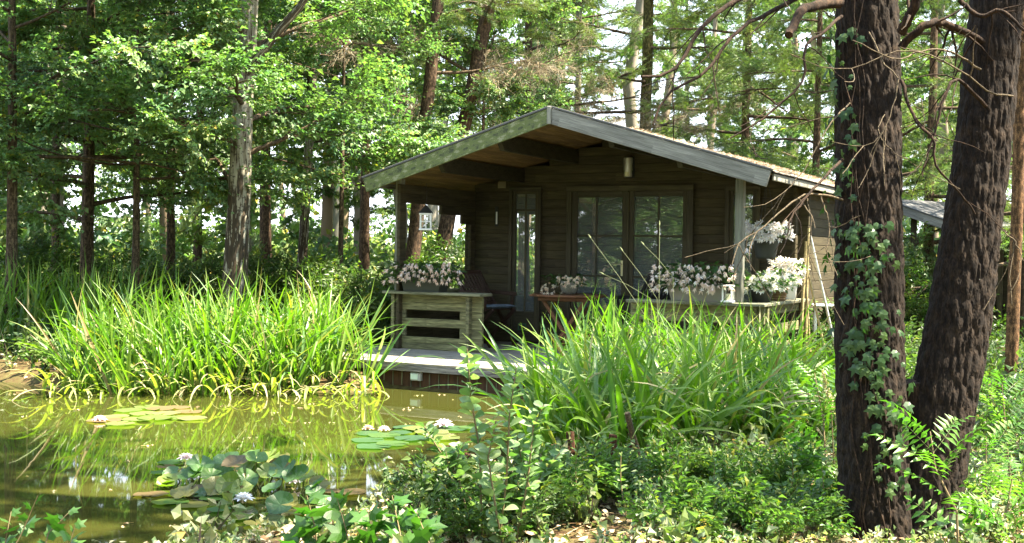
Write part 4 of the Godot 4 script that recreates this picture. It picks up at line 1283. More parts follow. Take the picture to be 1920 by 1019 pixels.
func pine_pair() -> void:
	rng.seed = 4242
	var at := Vector3(4.62, -0.13, 7.86)
	var t := thing("twin_pine", "large dark pine forked low into two rough-barked trunks in the right foreground", "tree", at)
	var r1 := [Vector3(4.487, -0.384, 7.718), Vector3(4.468, 0.114, 7.695), Vector3(4.440, 0.615, 7.678), Vector3(4.418, 1.120, 7.657), Vector3(4.401, 1.629, 7.633), Vector3(4.384, 2.141, 7.610), Vector3(4.371, 2.651, 7.607), Vector3(4.341, 3.672, 7.604), Vector3(4.230, 5.535, 7.513), Vector3(4.027, 8.646, 7.335), Vector3(3.896, 11.507, 7.236)]
	var r2 := [Vector3(4.645, -0.395, 7.577), Vector3(4.686, 0.034, 7.536), Vector3(4.741, 0.464, 7.476), Vector3(4.792, 0.820, 7.420), Vector3(4.836, 1.255, 7.365), Vector3(4.876, 1.694, 7.302), Vector3(4.906, 2.164, 7.243), Vector3(4.929, 2.688, 7.198), Vector3(4.965, 3.751, 7.102), Vector3(5.041, 5.703, 6.854), Vector3(5.150, 9.046, 6.393), Vector3(5.231, 12.221, 6.062)]
	var rad1 := PackedFloat32Array([0.19, 0.163, 0.158, 0.155, 0.15, 0.146, 0.142, 0.135, 0.12, 0.08, 0.03])
	var rad2 := PackedFloat32Array([0.19, 0.16, 0.152, 0.146, 0.135, 0.13, 0.127, 0.124, 0.115, 0.1, 0.06, 0.02])
	for q in [[r1, rad1, 3.0], [r2, rad2, 8.0]]:
		var cv := Curve3D.new()
		cv.bake_interval = 0.05
		var raw: Array = q[0]
		for i in raw.size():
			var tg: Vector3 = ((raw[mini(i + 1, raw.size() - 1)] - raw[maxi(i - 1, 0)]) as Vector3) * 0.16
			cv.add_point(raw[i] - at, -tg, tg)
		var pts := PackedVector3Array()
		var rad := PackedFloat32Array()
		var n := 640
		for i in n:
			var p := cv.sample_baked(cv.get_baked_length() * pow(float(i) / (n - 1), 1.7), true)
			pts.push_back(p)
			var k := 0
			while k < raw.size() - 2 and (raw[k + 1] as Vector3).y - at.y < p.y: k += 1
			var f: float = clampf((p.y + at.y - raw[k].y) / maxf(0.001, raw[k + 1].y - raw[k].y), 0, 1)
			rad.push_back(lerpf(q[1][k], q[1][k + 1], f))
		var b := MB.new()
		bark_tube(b, pts, rad, 150, 0.015, q[2])
		smooth(b)
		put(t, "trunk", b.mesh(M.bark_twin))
		# living crown far above, which shades the bank below
		var xf := []
		var cols := []
		var len_ := pts.size()
		for i in 16:
			var f := lerpf(0.68, 0.99, (i + rng.randf()) / 16.0)
			var p := pts[int(f * (len_ - 1))]
			var az := i * 2.4 + rf(-0.4, 0.4)
			var ll := lerpf(3.0, 0.8, (f - 0.68) / 0.31) * rf(0.7, 1.1)
			var lp := bend(p, Vector3(cos(az), rf(-0.1, 0.35), sin(az)), ll, 6, 0.12, 0.02)
			var lb := MB.new()
			tube(lb, lp, taper(7, 0.035, 0.008), 6)
			for j in 7:
				var s := 0.3 + 0.7 * j / 6.0
				var pp := along(lp, s)
				var dd := (lp[6] - lp[0]).normalized()
				var sp := bend(pp, (dd + rv(0.9)).normalized(), ll * 0.3, 3, 0.2, 0.0)
				tube(lb, sp, taper(4, 0.01, 0.004), 3, Color.WHITE, 0, 0, false)
				for w in 3:
					xf.push_back(Transform3D(facing((sp[3] - sp[0]).normalized() + rv(0.4), rf(0, TAU), rf(0.9, 1.5)), along(sp, 0.3 + 0.33 * w)))
					cols.push_back(vary(Color(1, 1, 1), 0.15))
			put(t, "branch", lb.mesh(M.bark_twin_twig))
		many(t, "crown", M.spray_pine, xf, cols)
	# bare lower branches
	for q in TWIN_BRANCHES:
		var pts := PackedVector3Array()
		var raw: Array = q[0]
		var cv := Curve3D.new()
		cv.bake_interval = 0.02
		for i in raw.size():
			var tg: Vector3 = ((raw[mini(i + 1, raw.size() - 1)] - raw[maxi(i - 1, 0)]) as Vector3) * 0.18
			cv.add_point(raw[i] - at, -tg, tg)
		var n := 18
		for i in n: pts.push_back(cv.sample_baked(cv.get_baked_length() * i / (n - 1.0), true) + (rv(0.004) if i > 0 else Vector3.ZERO))
		var b := MB.new()
		tube(b, pts, taper(n, q[1] * (0.6 if q[4] else 1.1), q[2] * (0.55 if q[4] else 1.1)), 7)
		for i in q[3]:
			var k := 4 + rng.randi() % 12
			var d := (pts[k + 1] - pts[k]).normalized()
			var sp := bend(pts[k], (d + rv(1.0) + Vector3(0, -0.25, 0)).normalized(), rf(0.12, 0.38), 5, 0.25, -0.04)
			tube(b, sp, taper(6, lerpf(q[1], q[2], k / 17.0) * 0.5, 0.0018), 5, Color.WHITE, 0, 0, false)
		put(t, "dead_branch", b.mesh(M.dead_pale if q[4] else M.bark_twin_twig))
	# sawn stub between the trunks
	var st := MB.new()
	tube(st, PackedVector3Array([Vector3(4.614, 0.383, 7.523) - at, Vector3(4.612, 0.512, 7.544) - at, Vector3(4.610, 0.575, 7.555) - at]), taper(3, 0.07, 0.05), 14)
	put(t, "sawn_stub", st.mesh(M.bark_twin_twig))

func bark_tube(b: MB, pts: PackedVector3Array, rad: PackedFloat32Array, sides: int, depth: float, sd: float) -> void:
	var cell := FastNoiseLite.new()
	cell.seed = int(sd)
	cell.noise_type = FastNoiseLite.TYPE_CELLULAR
	cell.cellular_return_type = FastNoiseLite.RETURN_DISTANCE2_SUB
	cell.frequency = 1.0
	cell.fractal_type = FastNoiseLite.FRACTAL_NONE
	var k0 := b.v.size()
	var m := pts.size()
	var al := 0.0
	var side := Vector3.RIGHT
	for i in m:
		var d: Vector3 = (pts[min(i + 1, m - 1)] - pts[max(i - 1, 0)]).normalized()
		if i > 0: al += pts[i].distance_to(pts[i - 1])
		side = (side - d * side.dot(d)).normalized()
		var up := d.cross(side)
		for j in sides + 1:
			var a := TAU * float(j % sides) / sides
			var o := side * cos(a) + up * sin(a)
			var q := Vector3(cos(a), 0, sin(a)) * (rad[i] * 34.0) + Vector3(0, al * 8.5, 0)
			q += Vector3(noise.get_noise_3dv(q * 30.0), 0, noise.get_noise_3dv(q * 30.0 + Vector3(90, 0, 0))) * 0.6
			var e := pow(minf(cell.get_noise_3dv(q) + 1.0, 0.5) / 0.5, 0.6)
			var r := rad[i] + depth * (e - 0.6) + 0.012 * noise.get_noise_3d(cos(a) * 30.0, al * 25.0 + sd * 99.0, sin(a) * 30.0)
			b.v.push_back(pts[i] + o * r)
			b.n.push_back(o)
			b.c.push_back(Color.WHITE)
			b.u.push_back(Vector2(float(j) / sides, al))
	for i in m - 1:
		for j in sides:
			var p := k0 + i * (sides + 1) + j
			var q := p + sides + 1
			b.ix.append_array(PackedInt32Array([p, q, p + 1, p + 1, q, q + 1]))

const TWIN_BRANCHES := [
	# points, radius at start and end, side twigs, pale
	[[Vector3(4.335, 2.574, 7.741), Vector3(4.088, 2.373, 8.215), Vector3(3.964, 2.221, 8.510), Vector3(3.899, 2.098, 8.660), Vector3(3.848, 1.924, 8.803), Vector3(3.770, 1.874, 8.959)], 0.016, 0.005, 7, false],
	[[Vector3(4.336, 2.524, 7.741), Vector3(4.063, 2.275, 8.117), Vector3(3.976, 2.138, 8.392), Vector3(3.909, 1.958, 8.544), Vector3(3.796, 1.839, 8.720), Vector3(3.758, 1.698, 8.799)], 0.012, 0.004, 6, false],
	[[Vector3(4.297, 2.297, 7.767), Vector3(4.268, 2.182, 8.010), Vector3(4.220, 2.091, 8.151), Vector3(4.225, 1.941, 8.207), Vector3(4.107, 1.780, 8.330), Vector3(3.981, 1.668, 8.455)], 0.008, 0.003, 5, false],
	[[Vector3(4.296, 2.349, 7.823), Vector3(4.234, 2.302, 8.026), Vector3(4.200, 2.256, 8.158), Vector3(4.185, 2.175, 8.224), Vector3(4.178, 2.132, 8.285)], 0.024, 0.017, 0, false],
	[[Vector3(4.322, 1.616, 7.823), Vector3(4.275, 1.475, 8.133), Vector3(4.219, 1.351, 8.279), Vector3(4.217, 1.256, 8.395)], 0.007, 0.003, 5, false],
	[[Vector3(4.350, 1.897, 7.746), Vector3(4.309, 1.772, 7.997), Vector3(4.211, 1.521, 8.166), Vector3(4.116, 1.396, 8.333), Vector3(4.038, 1.374, 8.431)], 0.007, 0.002, 3, true],
	[[Vector3(4.326, 1.430, 7.824), Vector3(4.252, 1.445, 8.033), Vector3(4.192, 1.414, 8.178), Vector3(4.118, 1.303, 8.333), Vector3(4.031, 1.219, 8.437), Vector3(4.016, 1.127, 8.504)], 0.010, 0.004, 5, true],
	[[Vector3(4.273, 1.438, 8.022), Vector3(4.319, 1.311, 8.056), Vector3(4.327, 1.191, 8.111), Vector3(4.350, 1.097, 8.101)], 0.006, 0.003, 4, true],
	[[Vector3(4.232, 1.425, 8.100), Vector3(4.262, 1.285, 8.144), Vector3(4.256, 1.166, 8.149), Vector3(4.284, 1.048, 8.137)], 0.005, 0.002, 4, true],
	[[Vector3(4.553, 2.142, 7.691), Vector3(4.668, 2.245, 7.684), Vector3(4.763, 2.255, 7.520), Vector3(4.886, 2.200, 7.343)], 0.018, 0.014, 6, false],
	[[Vector3(4.560, 2.207, 7.742), Vector3(4.629, 2.309, 7.817), Vector3(4.665, 2.466, 7.851)], 0.022, 0.018, 2, false],
	[[Vector3(4.878, 2.056, 7.463), Vector3(4.765, 2.115, 7.692), Vector3(4.673, 2.095, 7.854), Vector3(4.586, 2.041, 8.014), Vector3(4.429, 2.111, 8.153)], 0.010, 0.004, 5, true],
	[[Vector3(4.783, 2.381, 7.508), Vector3(4.879, 2.296, 7.515), Vector3(4.971, 2.312, 7.522), Vector3(5.075, 2.206, 7.526)], 0.011, 0.006, 5, false],
	[[Vector3(4.565, 1.985, 7.744), Vector3(4.651, 1.778, 7.816), Vector3(4.724, 1.701, 7.835), Vector3(4.737, 1.582, 7.830), Vector3(4.828, 1.467, 7.728), Vector3(4.888, 1.373, 7.641)], 0.008, 0.003, 7, false],
	[[Vector3(4.904, 1.881, 7.453), Vector3(4.782, 1.989, 7.629), Vector3(4.718, 1.760, 7.723), Vector3(4.677, 1.537, 7.806)], 0.009, 0.003, 6, false],
	[[Vector3(4.433, 2.201, 7.832), Vector3(4.517, 2.041, 7.881), Vector3(4.581, 1.962, 7.906), Vector3(4.542, 1.740, 7.987), Vector3(4.460, 1.656, 8.032), Vector3(4.334, 1.678, 8.099)], 0.006, 0.003, 5, true],
	[[Vector3(4.512, 1.818, 7.831), Vector3(4.506, 1.725, 7.916), Vector3(4.599, 1.615, 7.903), Vector3(4.683, 1.629, 7.858)], 0.004, 0.002, 3, true],
	[[Vector3(5.014, 1.933, 7.394), Vector3(4.919, 1.935, 7.614), Vector3(4.823, 2.014, 7.776), Vector3(4.618, 2.086, 7.940), Vector3(4.380, 1.990, 8.125), Vector3(4.184, 2.049, 8.284)], 0.008, 0.003, 4, true],
	[[Vector3(4.983, 1.305, 7.422), Vector3(5.044, 1.243, 7.448), Vector3(5.094, 1.132, 7.480)], 0.006, 0.003, 4, true],
]

func fans_in(poly: Array, n: int, gap := 0.07) -> Array:
	var pp := PackedVector2Array(poly)
	var lo := pp[0]
	var hi := pp[0]
	for p in pp:
		lo = lo.min(p); hi = hi.max(p)
	var out := []
	var tries := 0
	while out.size() < n and tries < n * 40:
		tries += 1
		var p := Vector2(rf(lo.x, hi.x), rf(lo.y, hi.y))
		if not Geometry2D.is_point_in_polygon(p, pp): continue
		var ok := true
		for q in out:
			if Vector2(q.x, q.z).distance_to(p) < gap: ok = false; break
		if ok: out.push_back(Vector3(p.x, maxf(ground(p.x, p.y), WATER - 0.05), p.y))
	# the ones nearest to the water and the viewer first
	out.sort_custom(func(a, b): return a.z + a.x * 0.5 > b.z + b.x * 0.5)
	return out

func make_irises() -> void:
	rng.seed = 31
	for q in [[0.10, 0.026, 0.0], [0.25, 0.030, 0.0], [0.5, 0.032, 0.0], [0.85, 0.030, 0.0], [1.2, 0.032, 0.0], [1.5, 0.028, 0.0], [2.0, 0.030, 0.0], [2.5, 0.028, 0.0], [0.4, 0.030, 0.55], [0.5, 0.028, 0.7]]:
		blades.push_back(blade(q[0], q[1], q[2], rf(-0.6, 0.6), [0, 1, 0, 2, 0, 1, 2, 0, 3, 2][blades.size()]))
	# one kind of iris all round the pond: one set of leaf tones
	var iris := [Color(0.15, 0.26, 0.035), Color(0.19, 0.30, 0.05), Color(0.12, 0.22, 0.04), Color(0.21, 0.30, 0.06), Color(0.12, 0.23, 0.07), Color(0.16, 0.27, 0.035)]
	var t := thing("iris_bed", "bright sunlit bed of sword-leaved irises on the far bank left of the deck", "irises", Vector3.ZERO, 0.0, "iris beds round the pond")
	sword_bed(t, fans_in([Vector2(-1.3, 3.5), Vector2(-1.75, 4.1), Vector2(-2.6, 4.75), Vector2(-3.55, 5.3), Vector2(-3.95, 5.0), Vector2(-4.0, 4.3), Vector2(-3.3, 3.5), Vector2(-2.75, 3.0), Vector2(-2.65, 2.2), Vector2(-2.3, 3.0)], 185, 0.08), 7, Vector2(0.6, 1.22), iris, 0.5, 0.4, 300, Vector3(-2.6, 0, 3.9), 0.25)
	# drooping, dying leaves along the water's edge
	t = thing("fallen_iris_leaves", "pale drooping and dead iris leaves trailing in the water along the far bank", "leaves")
	var pale := [Color(0.42, 0.40, 0.20), Color(0.36, 0.38, 0.14), Color(0.45, 0.36, 0.22), Color(0.30, 0.36, 0.10)]
	for i in 120:
		var u := rng.randf()
		var p := Vector2(-1.2, 3.55).lerp(Vector2(-3.9, 5.4), u) + Vector2(rf(-0.15, 0.25), rf(-0.1, 0.25))
		var k := 5 + rng.randi() % 3
		var h := rf(0.3, 0.75)
		var o := put(t, "leaf", blades[k], blade_mat(pale[rng.randi() % 4]))
		o.transform = Transform3D((Basis(Vector3.UP, rf(-0.9, 1.4)) * Basis(Vector3.RIGHT, rf(0.3, 1.1))).scaled_local(Vector3(rf(0.8, 1.3), h, h)), Vector3(p.x, WATER - 0.01, p.y))
	t = thing("iris_bed", "large clump of arching deep green iris leaves in front of the porch", "irises", Vector3.ZERO, 0.0, "iris beds round the pond")
	sword_bed(t, fans_in([Vector2(1.05, 3.5), Vector2(1.4, 4.5), Vector2(1.8, 5.6), Vector2(2.15, 6.75), Vector2(2.75, 6.6), Vector2(3.3, 5.7), Vector2(3.3, 4.6), Vector2(2.9, 3.1), Vector2(2.2, 2.35), Vector2(1.2, 3.28)], 250, 0.1), 7, Vector2(0.6, 1.12), iris, 0.45, 1.0, 300, Vector3(2.3, 0, 4.5), 0.42)
	# flower stalks that stand above the leaves
	for q in [[Vector3(1.188, 1.298, 3.660), Vector3(1.806, 0.589, 3.799)], [Vector3(1.446, 1.186, 3.526), Vector3(1.800, 0.768, 3.572)], [Vector3(1.690, 1.241, 3.622), Vector3(1.991, 0.964, 3.694)], [Vector3(1.736, 1.423, 3.368), Vector3(1.853, 0.772, 3.658)], [Vector3(1.381, 0.974, 3.791), Vector3(1.823, 0.775, 3.787)]]:
		var b := MB.new()
		var a: Vector3 = q[0]
		var e: Vector3 = q[1]
		var f := Vector3(e.x + (e.x - a.x) * 0.3, -0.15, e.z + 0.1)
		tube(b, PackedVector3Array([f, e, e.lerp(a, 0.5) + Vector3(0, 0.015, 0), a]), PackedFloat32Array([0.003, 0.0022, 0.0018, 0.0015]), 6)
		tube(b, PackedVector3Array([a, a + (a - e).normalized() * 0.02, a + (a - e).normalized() * 0.05]), PackedFloat32Array([0.003, 0.007, 0.002]), 6)
		put(t, "stalk", b.mesh(M.stalk))
	t = thing("iris_bed", "tall dark green iris leaves in the shade at the left edge", "irises", Vector3.ZERO, 0.0, "iris beds round the pond")
	sword_bed(t, fans_in([Vector2(-7.8, 4.6), Vector2(-6.4, 4.4), Vector2(-5.6, 3.6), Vector2(-5.2, 2.4), Vector2(-6.2, 2.0), Vector2(-7.6, 3.2)], 70, 0.12), 7, Vector2(0.9, 1.35), iris, 0.15, 0.0, 240)
	# reedy plants right of the deck end
	t = thing("sedge_tuft", "fine-leaved sedge leaning over the bank beside the ivy-clad trunk", "sedge")
	sword_bed(t, fans_in([Vector2(3.2, 5.9), Vector2(3.7, 5.8), Vector2(4.1, 5.0), Vector2(3.8, 4.3), Vector2(3.4, 4.8)], 40, 0.08), 9, Vector2(0.45, 0.75), iris, 0.8, 0.6, 200)

# a lily pad of radius 1, notched, slightly wavy; cup > 0 turns the rim up
func pad_mesh(cup: float, wavy: float) -> ArrayMesh:
	var b := MB.new()
	var n := 22
	var sd := rf(0, 100)
	b.v.push_back(Vector3(0, 0, 0)); b.c.push_back(Color.WHITE)
	for ring in [0.55, 1.0]:
		for i in n + 1:
			var a := lerpf(0.16, TAU - 0.16, float(i) / n)
			var r: float = ring * (1.0 + 0.04 * sin(a * 5.0 + sd))
			var y: float = cup * ring * ring + wavy * sin(a * 3.0 + sd) * ring * ring + wavy * 0.5 * sin(a * 7.0 + sd * 2.0) * ring
			b.v.push_back(Vector3(cos(a) * r, y, sin(a) * r)); b.c.push_back(Color.WHITE)
	for i in n:
		b.ix.append_array(PackedInt32Array([0, 2 + i, 1 + i]))
		var p := 1 + i
		var q := 1 + n + 1 + i
		b.ix.append_array(PackedInt32Array([p, p + 1, q, p + 1, q + 1, q]))
	return b.mesh(null)

func lily_flower(t: Node3D, at: Vector3, s: float, tint: Color) -> void:
	var b := MB.new()
	for ring in 3:
		var n := 9 - ring
		for i in n:
			var a := TAU * i / n + ring * 0.35
			var e := 0.25 + ring * 0.42
			var d := Vector3(cos(a) * cos(e), sin(e), sin(a) * cos(e))
			leaf_big(b, d * 0.004, d, Vector3.UP if e < 1.0 else Vector3(-cos(a), 0.4, -sin(a)), s * (1.0 - ring * 0.14), s * 0.36, vary(tint, 0.06), 0.0, 0.3, 0.55)
	var f := sub(t, "flower", at)
	put(f, "petals", b.mesh(M.petal))
	put(f, "stamens", lathe([Vector2(0.0, s * 0.32), Vector2(s * 0.12, s * 0.3), Vector2(s * 0.15, s * 0.1), Vector2(0.0, 0.0)], 8).mesh(M.stamen))

func lily(t: Node3D, at: Vector3, r: float, tilt: float, az: float, tone: Color, up := 0.0) -> void:
	var m: ArrayMesh = M.pads[(rng.randi() % 3) + (3 if up > 0 else 0)]
	var o := put(t, "pad", m, blade_mat(tone))
	o.transform = Transform3D((Basis(Vector3.UP, az) * Basis(Vector3.RIGHT, tilt) * Basis(Vector3.UP, rf(0, TAU))).scaled_local(Vector3(r, r, r)), at + Vector3(0, up, 0))
	if up > 0.02:
		var b := MB.new()
		var foot := at + Vector3(rf(-0.1, 0.1), -0.12, rf(-0.1, 0.1))
		tube(b, PackedVector3Array([foot, (foot + at) * 0.5 + Vector3(rf(-0.02, 0.02), up * 0.4, rf(-0.02, 0.02)), at + Vector3(0, up - 0.002, 0)]), taper(3, 0.006, 0.0045), 6)
		put(t, "stem", b.mesh(M.lily_stem))

func make_lilies() -> void:
	rng.seed = 515
	M.pads = [pad_mesh(0.02, 0.015), pad_mesh(0.01, 0.02), pad_mesh(0.03, 0.02), pad_mesh(0.28, 0.08), pad_mesh(0.38, 0.1), pad_mesh(0.2, 0.12)]
	var W := WATER + 0.008
	var yel := [Color(0.20, 0.24, 0.08), Color(0.24, 0.25, 0.10), Color(0.16, 0.22, 0.06), Color(0.22, 0.16, 0.08)]
	var t := thing("water_lily", "flat yellowish lily pads floating in front of the sunlit irises", "water lily", Vector3.ZERO, 0.0, "water lilies on the pond")
	var k := 0
	for p in [Vector3(-2.013, -0.280, 6.240), Vector3(-2.188, -0.280, 5.925), Vector3(-1.907, -0.280, 6.015), Vector3(-2.011, -0.280, 5.723), Vector3(-1.996, -0.280, 5.543), Vector3(-1.696, -0.280, 5.713), Vector3(-1.710, -0.280, 6.297), Vector3(-1.629, -0.280, 6.170), Vector3(-1.533, -0.280, 5.993), Vector3(-1.399, -0.280, 5.978), Vector3(-1.642, -0.280, 6.535), Vector3(-1.760, -0.280, 5.915), Vector3(-1.923, -0.280, 6.440), Vector3(-2.207, -0.280, 5.687)]:
		lily(t, Vector3(p.x, W + 0.003 * (k % 4), p.z), rf(0.10, 0.15), 0.0, 0.0, yel[rng.randi() % 4])
		k += 1
	lily_flower(t, Vector3(-1.932, -0.280, 6.482) + Vector3(0, 0.01, 0), 0.06, Color(0.8, 0.62, 0.6))
	# the raised clump
	var gr := [Color(0.08, 0.17, 0.04), Color(0.11, 0.21, 0.04), Color(0.07, 0.15, 0.05), Color(0.16, 0.22, 0.04), Color(0.09, 0.18, 0.06), Color(0.20, 0.19, 0.05), Color(0.15, 0.11, 0.05)]
	t = thing("water_lily", "raised clump of green lily leaves on stalks with white flowers, nearest in the pond", "water lily", Vector3.ZERO, 0.0, "water lilies on the pond")
	k = 0
	for p in [Vector3(0.551, -0.280, 8.357), Vector3(0.806, -0.280, 8.451), Vector3(1.144, -0.280, 8.478), Vector3(1.345, -0.280, 8.578), Vector3(0.929, -0.280, 8.455), Vector3(0.756, -0.280, 8.482), Vector3(1.519, -0.280, 8.613), Vector3(0.933, -0.280, 8.289), Vector3(0.499, -0.280, 8.389), Vector3(1.363, -0.280, 7.760), Vector3(1.552, -0.280, 8.302), Vector3(1.495, -0.280, 7.731), Vector3(1.418, -0.280, 7.986), Vector3(0.640, -0.280, 8.213), Vector3(0.111, -0.280, 7.870), Vector3(0.009, -0.280, 7.720), Vector3(-0.098, -0.280, 7.562)]:
		lily(t, Vector3(p.x, W + 0.003 * (k % 4), p.z), rf(0.06, 0.095), 0.0, 0.0, gr[rng.randi() % 7])
		k += 1
	for q in [[Vector3(0.377, -0.280, 8.005), 0.06, 0.3], [Vector3(0.430, -0.280, 8.106), 0.05, 0.25], [Vector3(0.571, -0.280, 8.074), 0.12, 0.5], [Vector3(0.578, -0.280, 8.013), 0.20, 0.45], [Vector3(0.770, -0.280, 8.131), 0.16, 0.55], [Vector3(0.635, -0.280, 7.842), 0.2, 0.3], [Vector3(0.837, -0.280, 7.999), 0.25, 0.35], [Vector3(0.812, -0.280, 7.827), 0.27, 0.5], [Vector3(0.943, -0.280, 7.933), 0.30, 0.4], [Vector3(1.094, -0.280, 8.017), 0.22, 0.6], [Vector3(0.986, -0.280, 7.813), 0.18, 0.4], [Vector3(1.172, -0.280, 7.968), 0.25, 0.7], [Vector3(1.060, -0.280, 8.209), 0.10, 0.4], [Vector3(1.284, -0.280, 7.985), 0.2, 0.5], [Vector3(1.230, -0.280, 7.843), 0.16, 0.4], [Vector3(0.794, -0.280, 8.375), 0.05, 0.3], [Vector3(0.833, -0.280, 8.267), 0.04, 0.4], [Vector3(0.990, -0.280, 8.082), 0.15, 0.7], [Vector3(1.462, -0.280, 8.043), 0.1, 0.5], [Vector3(1.426, -0.280, 8.304), 0.06, 0.8], [Vector3(0.594, -0.280, 7.868), 0.14, 0.3], [Vector3(0.840, -0.280, 7.712), 0.24, 0.3], [Vector3(0.961, -0.280, 8.187), 0.12, 0.9]]:
		lily(t, Vector3(q[0].x, WATER, q[0].z), rf(0.055, 0.085), q[2], rf(-0.6, 1.0), gr[rng.randi() % 7], q[1] * 0.62)
		lily(t, Vector3(q[0].x + rf(-0.14, 0.14), WATER, q[0].z + rf(-0.12, 0.12)), rf(0.05, 0.085), q[2] + rf(-0.2, 0.2), rf(-1.0, 1.4), gr[rng.randi() % 7], q[1] * rf(0.2, 0.5))
	lily_flower(t, Vector3(1.150, -0.280, 8.286) + Vector3(0, 0.03, 0), 0.062, Color(0.85, 0.85, 0.86))
	lily_flower(t, Vector3(0.463, -0.280, 7.950) + Vector3(0, 0.02, 0), 0.055, Color(0.85, 0.8, 0.8))
	lily_flower(t, Vector3(-0.016, -0.280, 7.510) + Vector3(0, 0.03, 0), 0.06, Color(0.8, 0.7, 0.7))
	lily_flower(t, Vector3(1.080, -0.280, 7.754) + Vector3(0, 0.03, 0), 0.05, Color(0.85, 0.83, 0.85))
	# the middle group
	t = thing("water_lily", "floating lily pads with a pale pink-white bloom in the middle of the pond", "water lily", Vector3.ZERO, 0.0, "water lilies on the pond")
	k = 0
	for p in [Vector3(0.469, -0.280, 6.099), Vector3(0.456, -0.280, 5.866), Vector3(0.487, -0.280, 5.689), Vector3(0.488, -0.280, 5.460), Vector3(0.666, -0.280, 6.312), Vector3(0.714, -0.280, 6.141), Vector3(0.710, -0.280, 5.881), Vector3(0.696, -0.280, 5.551), Vector3(0.709, -0.280, 5.246), Vector3(0.803, -0.280, 5.150), Vector3(0.372, -0.280, 5.436), Vector3(0.900, -0.280, 5.727), Vector3(0.279, -0.280, 5.826)]:
		lily(t, Vector3(p.x, W + 0.003 * (k % 4), p.z), rf(0.09, 0.14), 0.0, 0.0, [Color(0.07, 0.15, 0.06), Color(0.09, 0.17, 0.05), Color(0.06, 0.13, 0.06), Color(0.18, 0.22, 0.07)][k % 4])
		k += 1
	lily_flower(t, Vector3(0.644, -0.280, 5.289) + Vector3(0, 0.03, 0), 0.085, Color(0.85, 0.78, 0.84))
	lily_flower(t, Vector3(0.337, -0.280, 5.691) + Vector3(0, 0.02, 0), 0.05, Color(0.8, 0.7, 0.66))
	lily_flower(t, Vector3(0.170, -0.280, 5.670) + Vector3(0, 0.01, 0), 0.05, Color(0.6, 0.45, 0.35))

# ---------------------------------------------------------------- near plants
# a stem with leaves; every leaf a part
func leafy_stem(t: Node3D, pts: PackedVector3Array, r: float, kinds: Array, n: int, size: float, from := 0.1, pairs := true) -> void:
	var b := MB.new()
	tube(b, pts, taper(pts.size(), r, r * 0.4), 6)
	put(t, "stem", b.mesh(M.stalk_brown))
	for i in n:
		var s := lerpf(from, 1.0, (i + rf(0, 0.5)) / n)
		var p := along(pts, s)
		var fw := (along(pts, minf(1.0, s + 0.05)) - along(pts, s - 0.05)).normalized()
		for k in (2 if pairs else 1):
			var a := i * 1.6 + k * PI + rf(-0.5, 0.5)
			var o := Vector3(cos(a), rf(0.0, 0.5), sin(a))
			var d := (o + fw * rf(0.2, 0.6)).normalized()
			var m := put(t, "leaf", kinds[rng.randi() % kinds.size()])
			var sc := size * rf(0.65, 1.15) * (1.0 - 0.35 * maxf(0.0, s - 0.8) / 0.2)
			m.transform = Transform3D(facing(d, rf(-1.1, 1.1), sc), p)

func one_leaf(l: float, w: float, col: Color, jag: float, widest := 0.45) -> ArrayMesh:
	var b := MB.new()
	leaf_big(b, Vector3(0, 0, l * 0.08), Vector3.BACK, Vector3.UP, l, w, col, jag, 0.16, widest)
	stick(b, Vector3.ZERO, Vector3(0, 0, l * 0.15), 0.0015, col)
	return b.mesh(M.leaf)

# five-lobed leaf (ivy, hop), unit size, lying in xz, stem at the origin, tip along +z
func lobed(col: Color, deep: float) -> ArrayMesh:
	var b := MB.new()
	var n := 5
	var c := Vector3(0, 0, 0.35)
	var rim := [Vector3(0, 0, 0.02)]
	for i in n:
		var a := -2.15 + 4.3 * i / (n - 1)
		var l := 0.62 if i == 2 else (0.52 if i % 2 == 1 else 0.36)
		rim.push_back(c + Vector3(sin(a) * l, -0.05 + rf(-0.03, 0.03), cos(a) * l))
		if i < n - 1:
			var a2 := a + 4.3 / (n - 1) * 0.5
			rim.push_back(c + Vector3(sin(a2) * (0.30 - deep), 0.0, cos(a2) * (0.30 - deep)))
	for i in rim.size(): b.tri(c + Vector3(0, 0.04, 0), rim[i], rim[(i + 1) % rim.size()], col)
	return b.mesh(M.leaf)

# a pinnate leaf (rowan, fern): a rachis along +z with paired leaflets
func pinnate(n: int, l: float, ll: float, lw: float, col: Color) -> ArrayMesh:
	var b := MB.new()
	var p := Vector3.ZERO
	var d := Vector3(0, 0.25, 1).normalized()
	for i in n:
		var q := p + d * (l / n)
		stick(b, p, q, 0.003, Color(0.12, 0.14, 0.05))
		for s in [-1.0, 1.0]:
			var k := sin(PI * (0.2 + 0.75 * float(i) / n))
			leaf(b, q, (Vector3(s, -0.12, 0.45) + rv(0.1)).normalized(), Vector3.UP, ll * k, lw * k, vary(col, 0.15), 0.12, 0.12)
		p = q
		d = (d + Vector3(0, -0.07, 0)).normalized()
	leaf(b, p, d, Vector3.UP, ll * 0.8, lw * 0.8, col)
	return b.mesh(M.leaf)

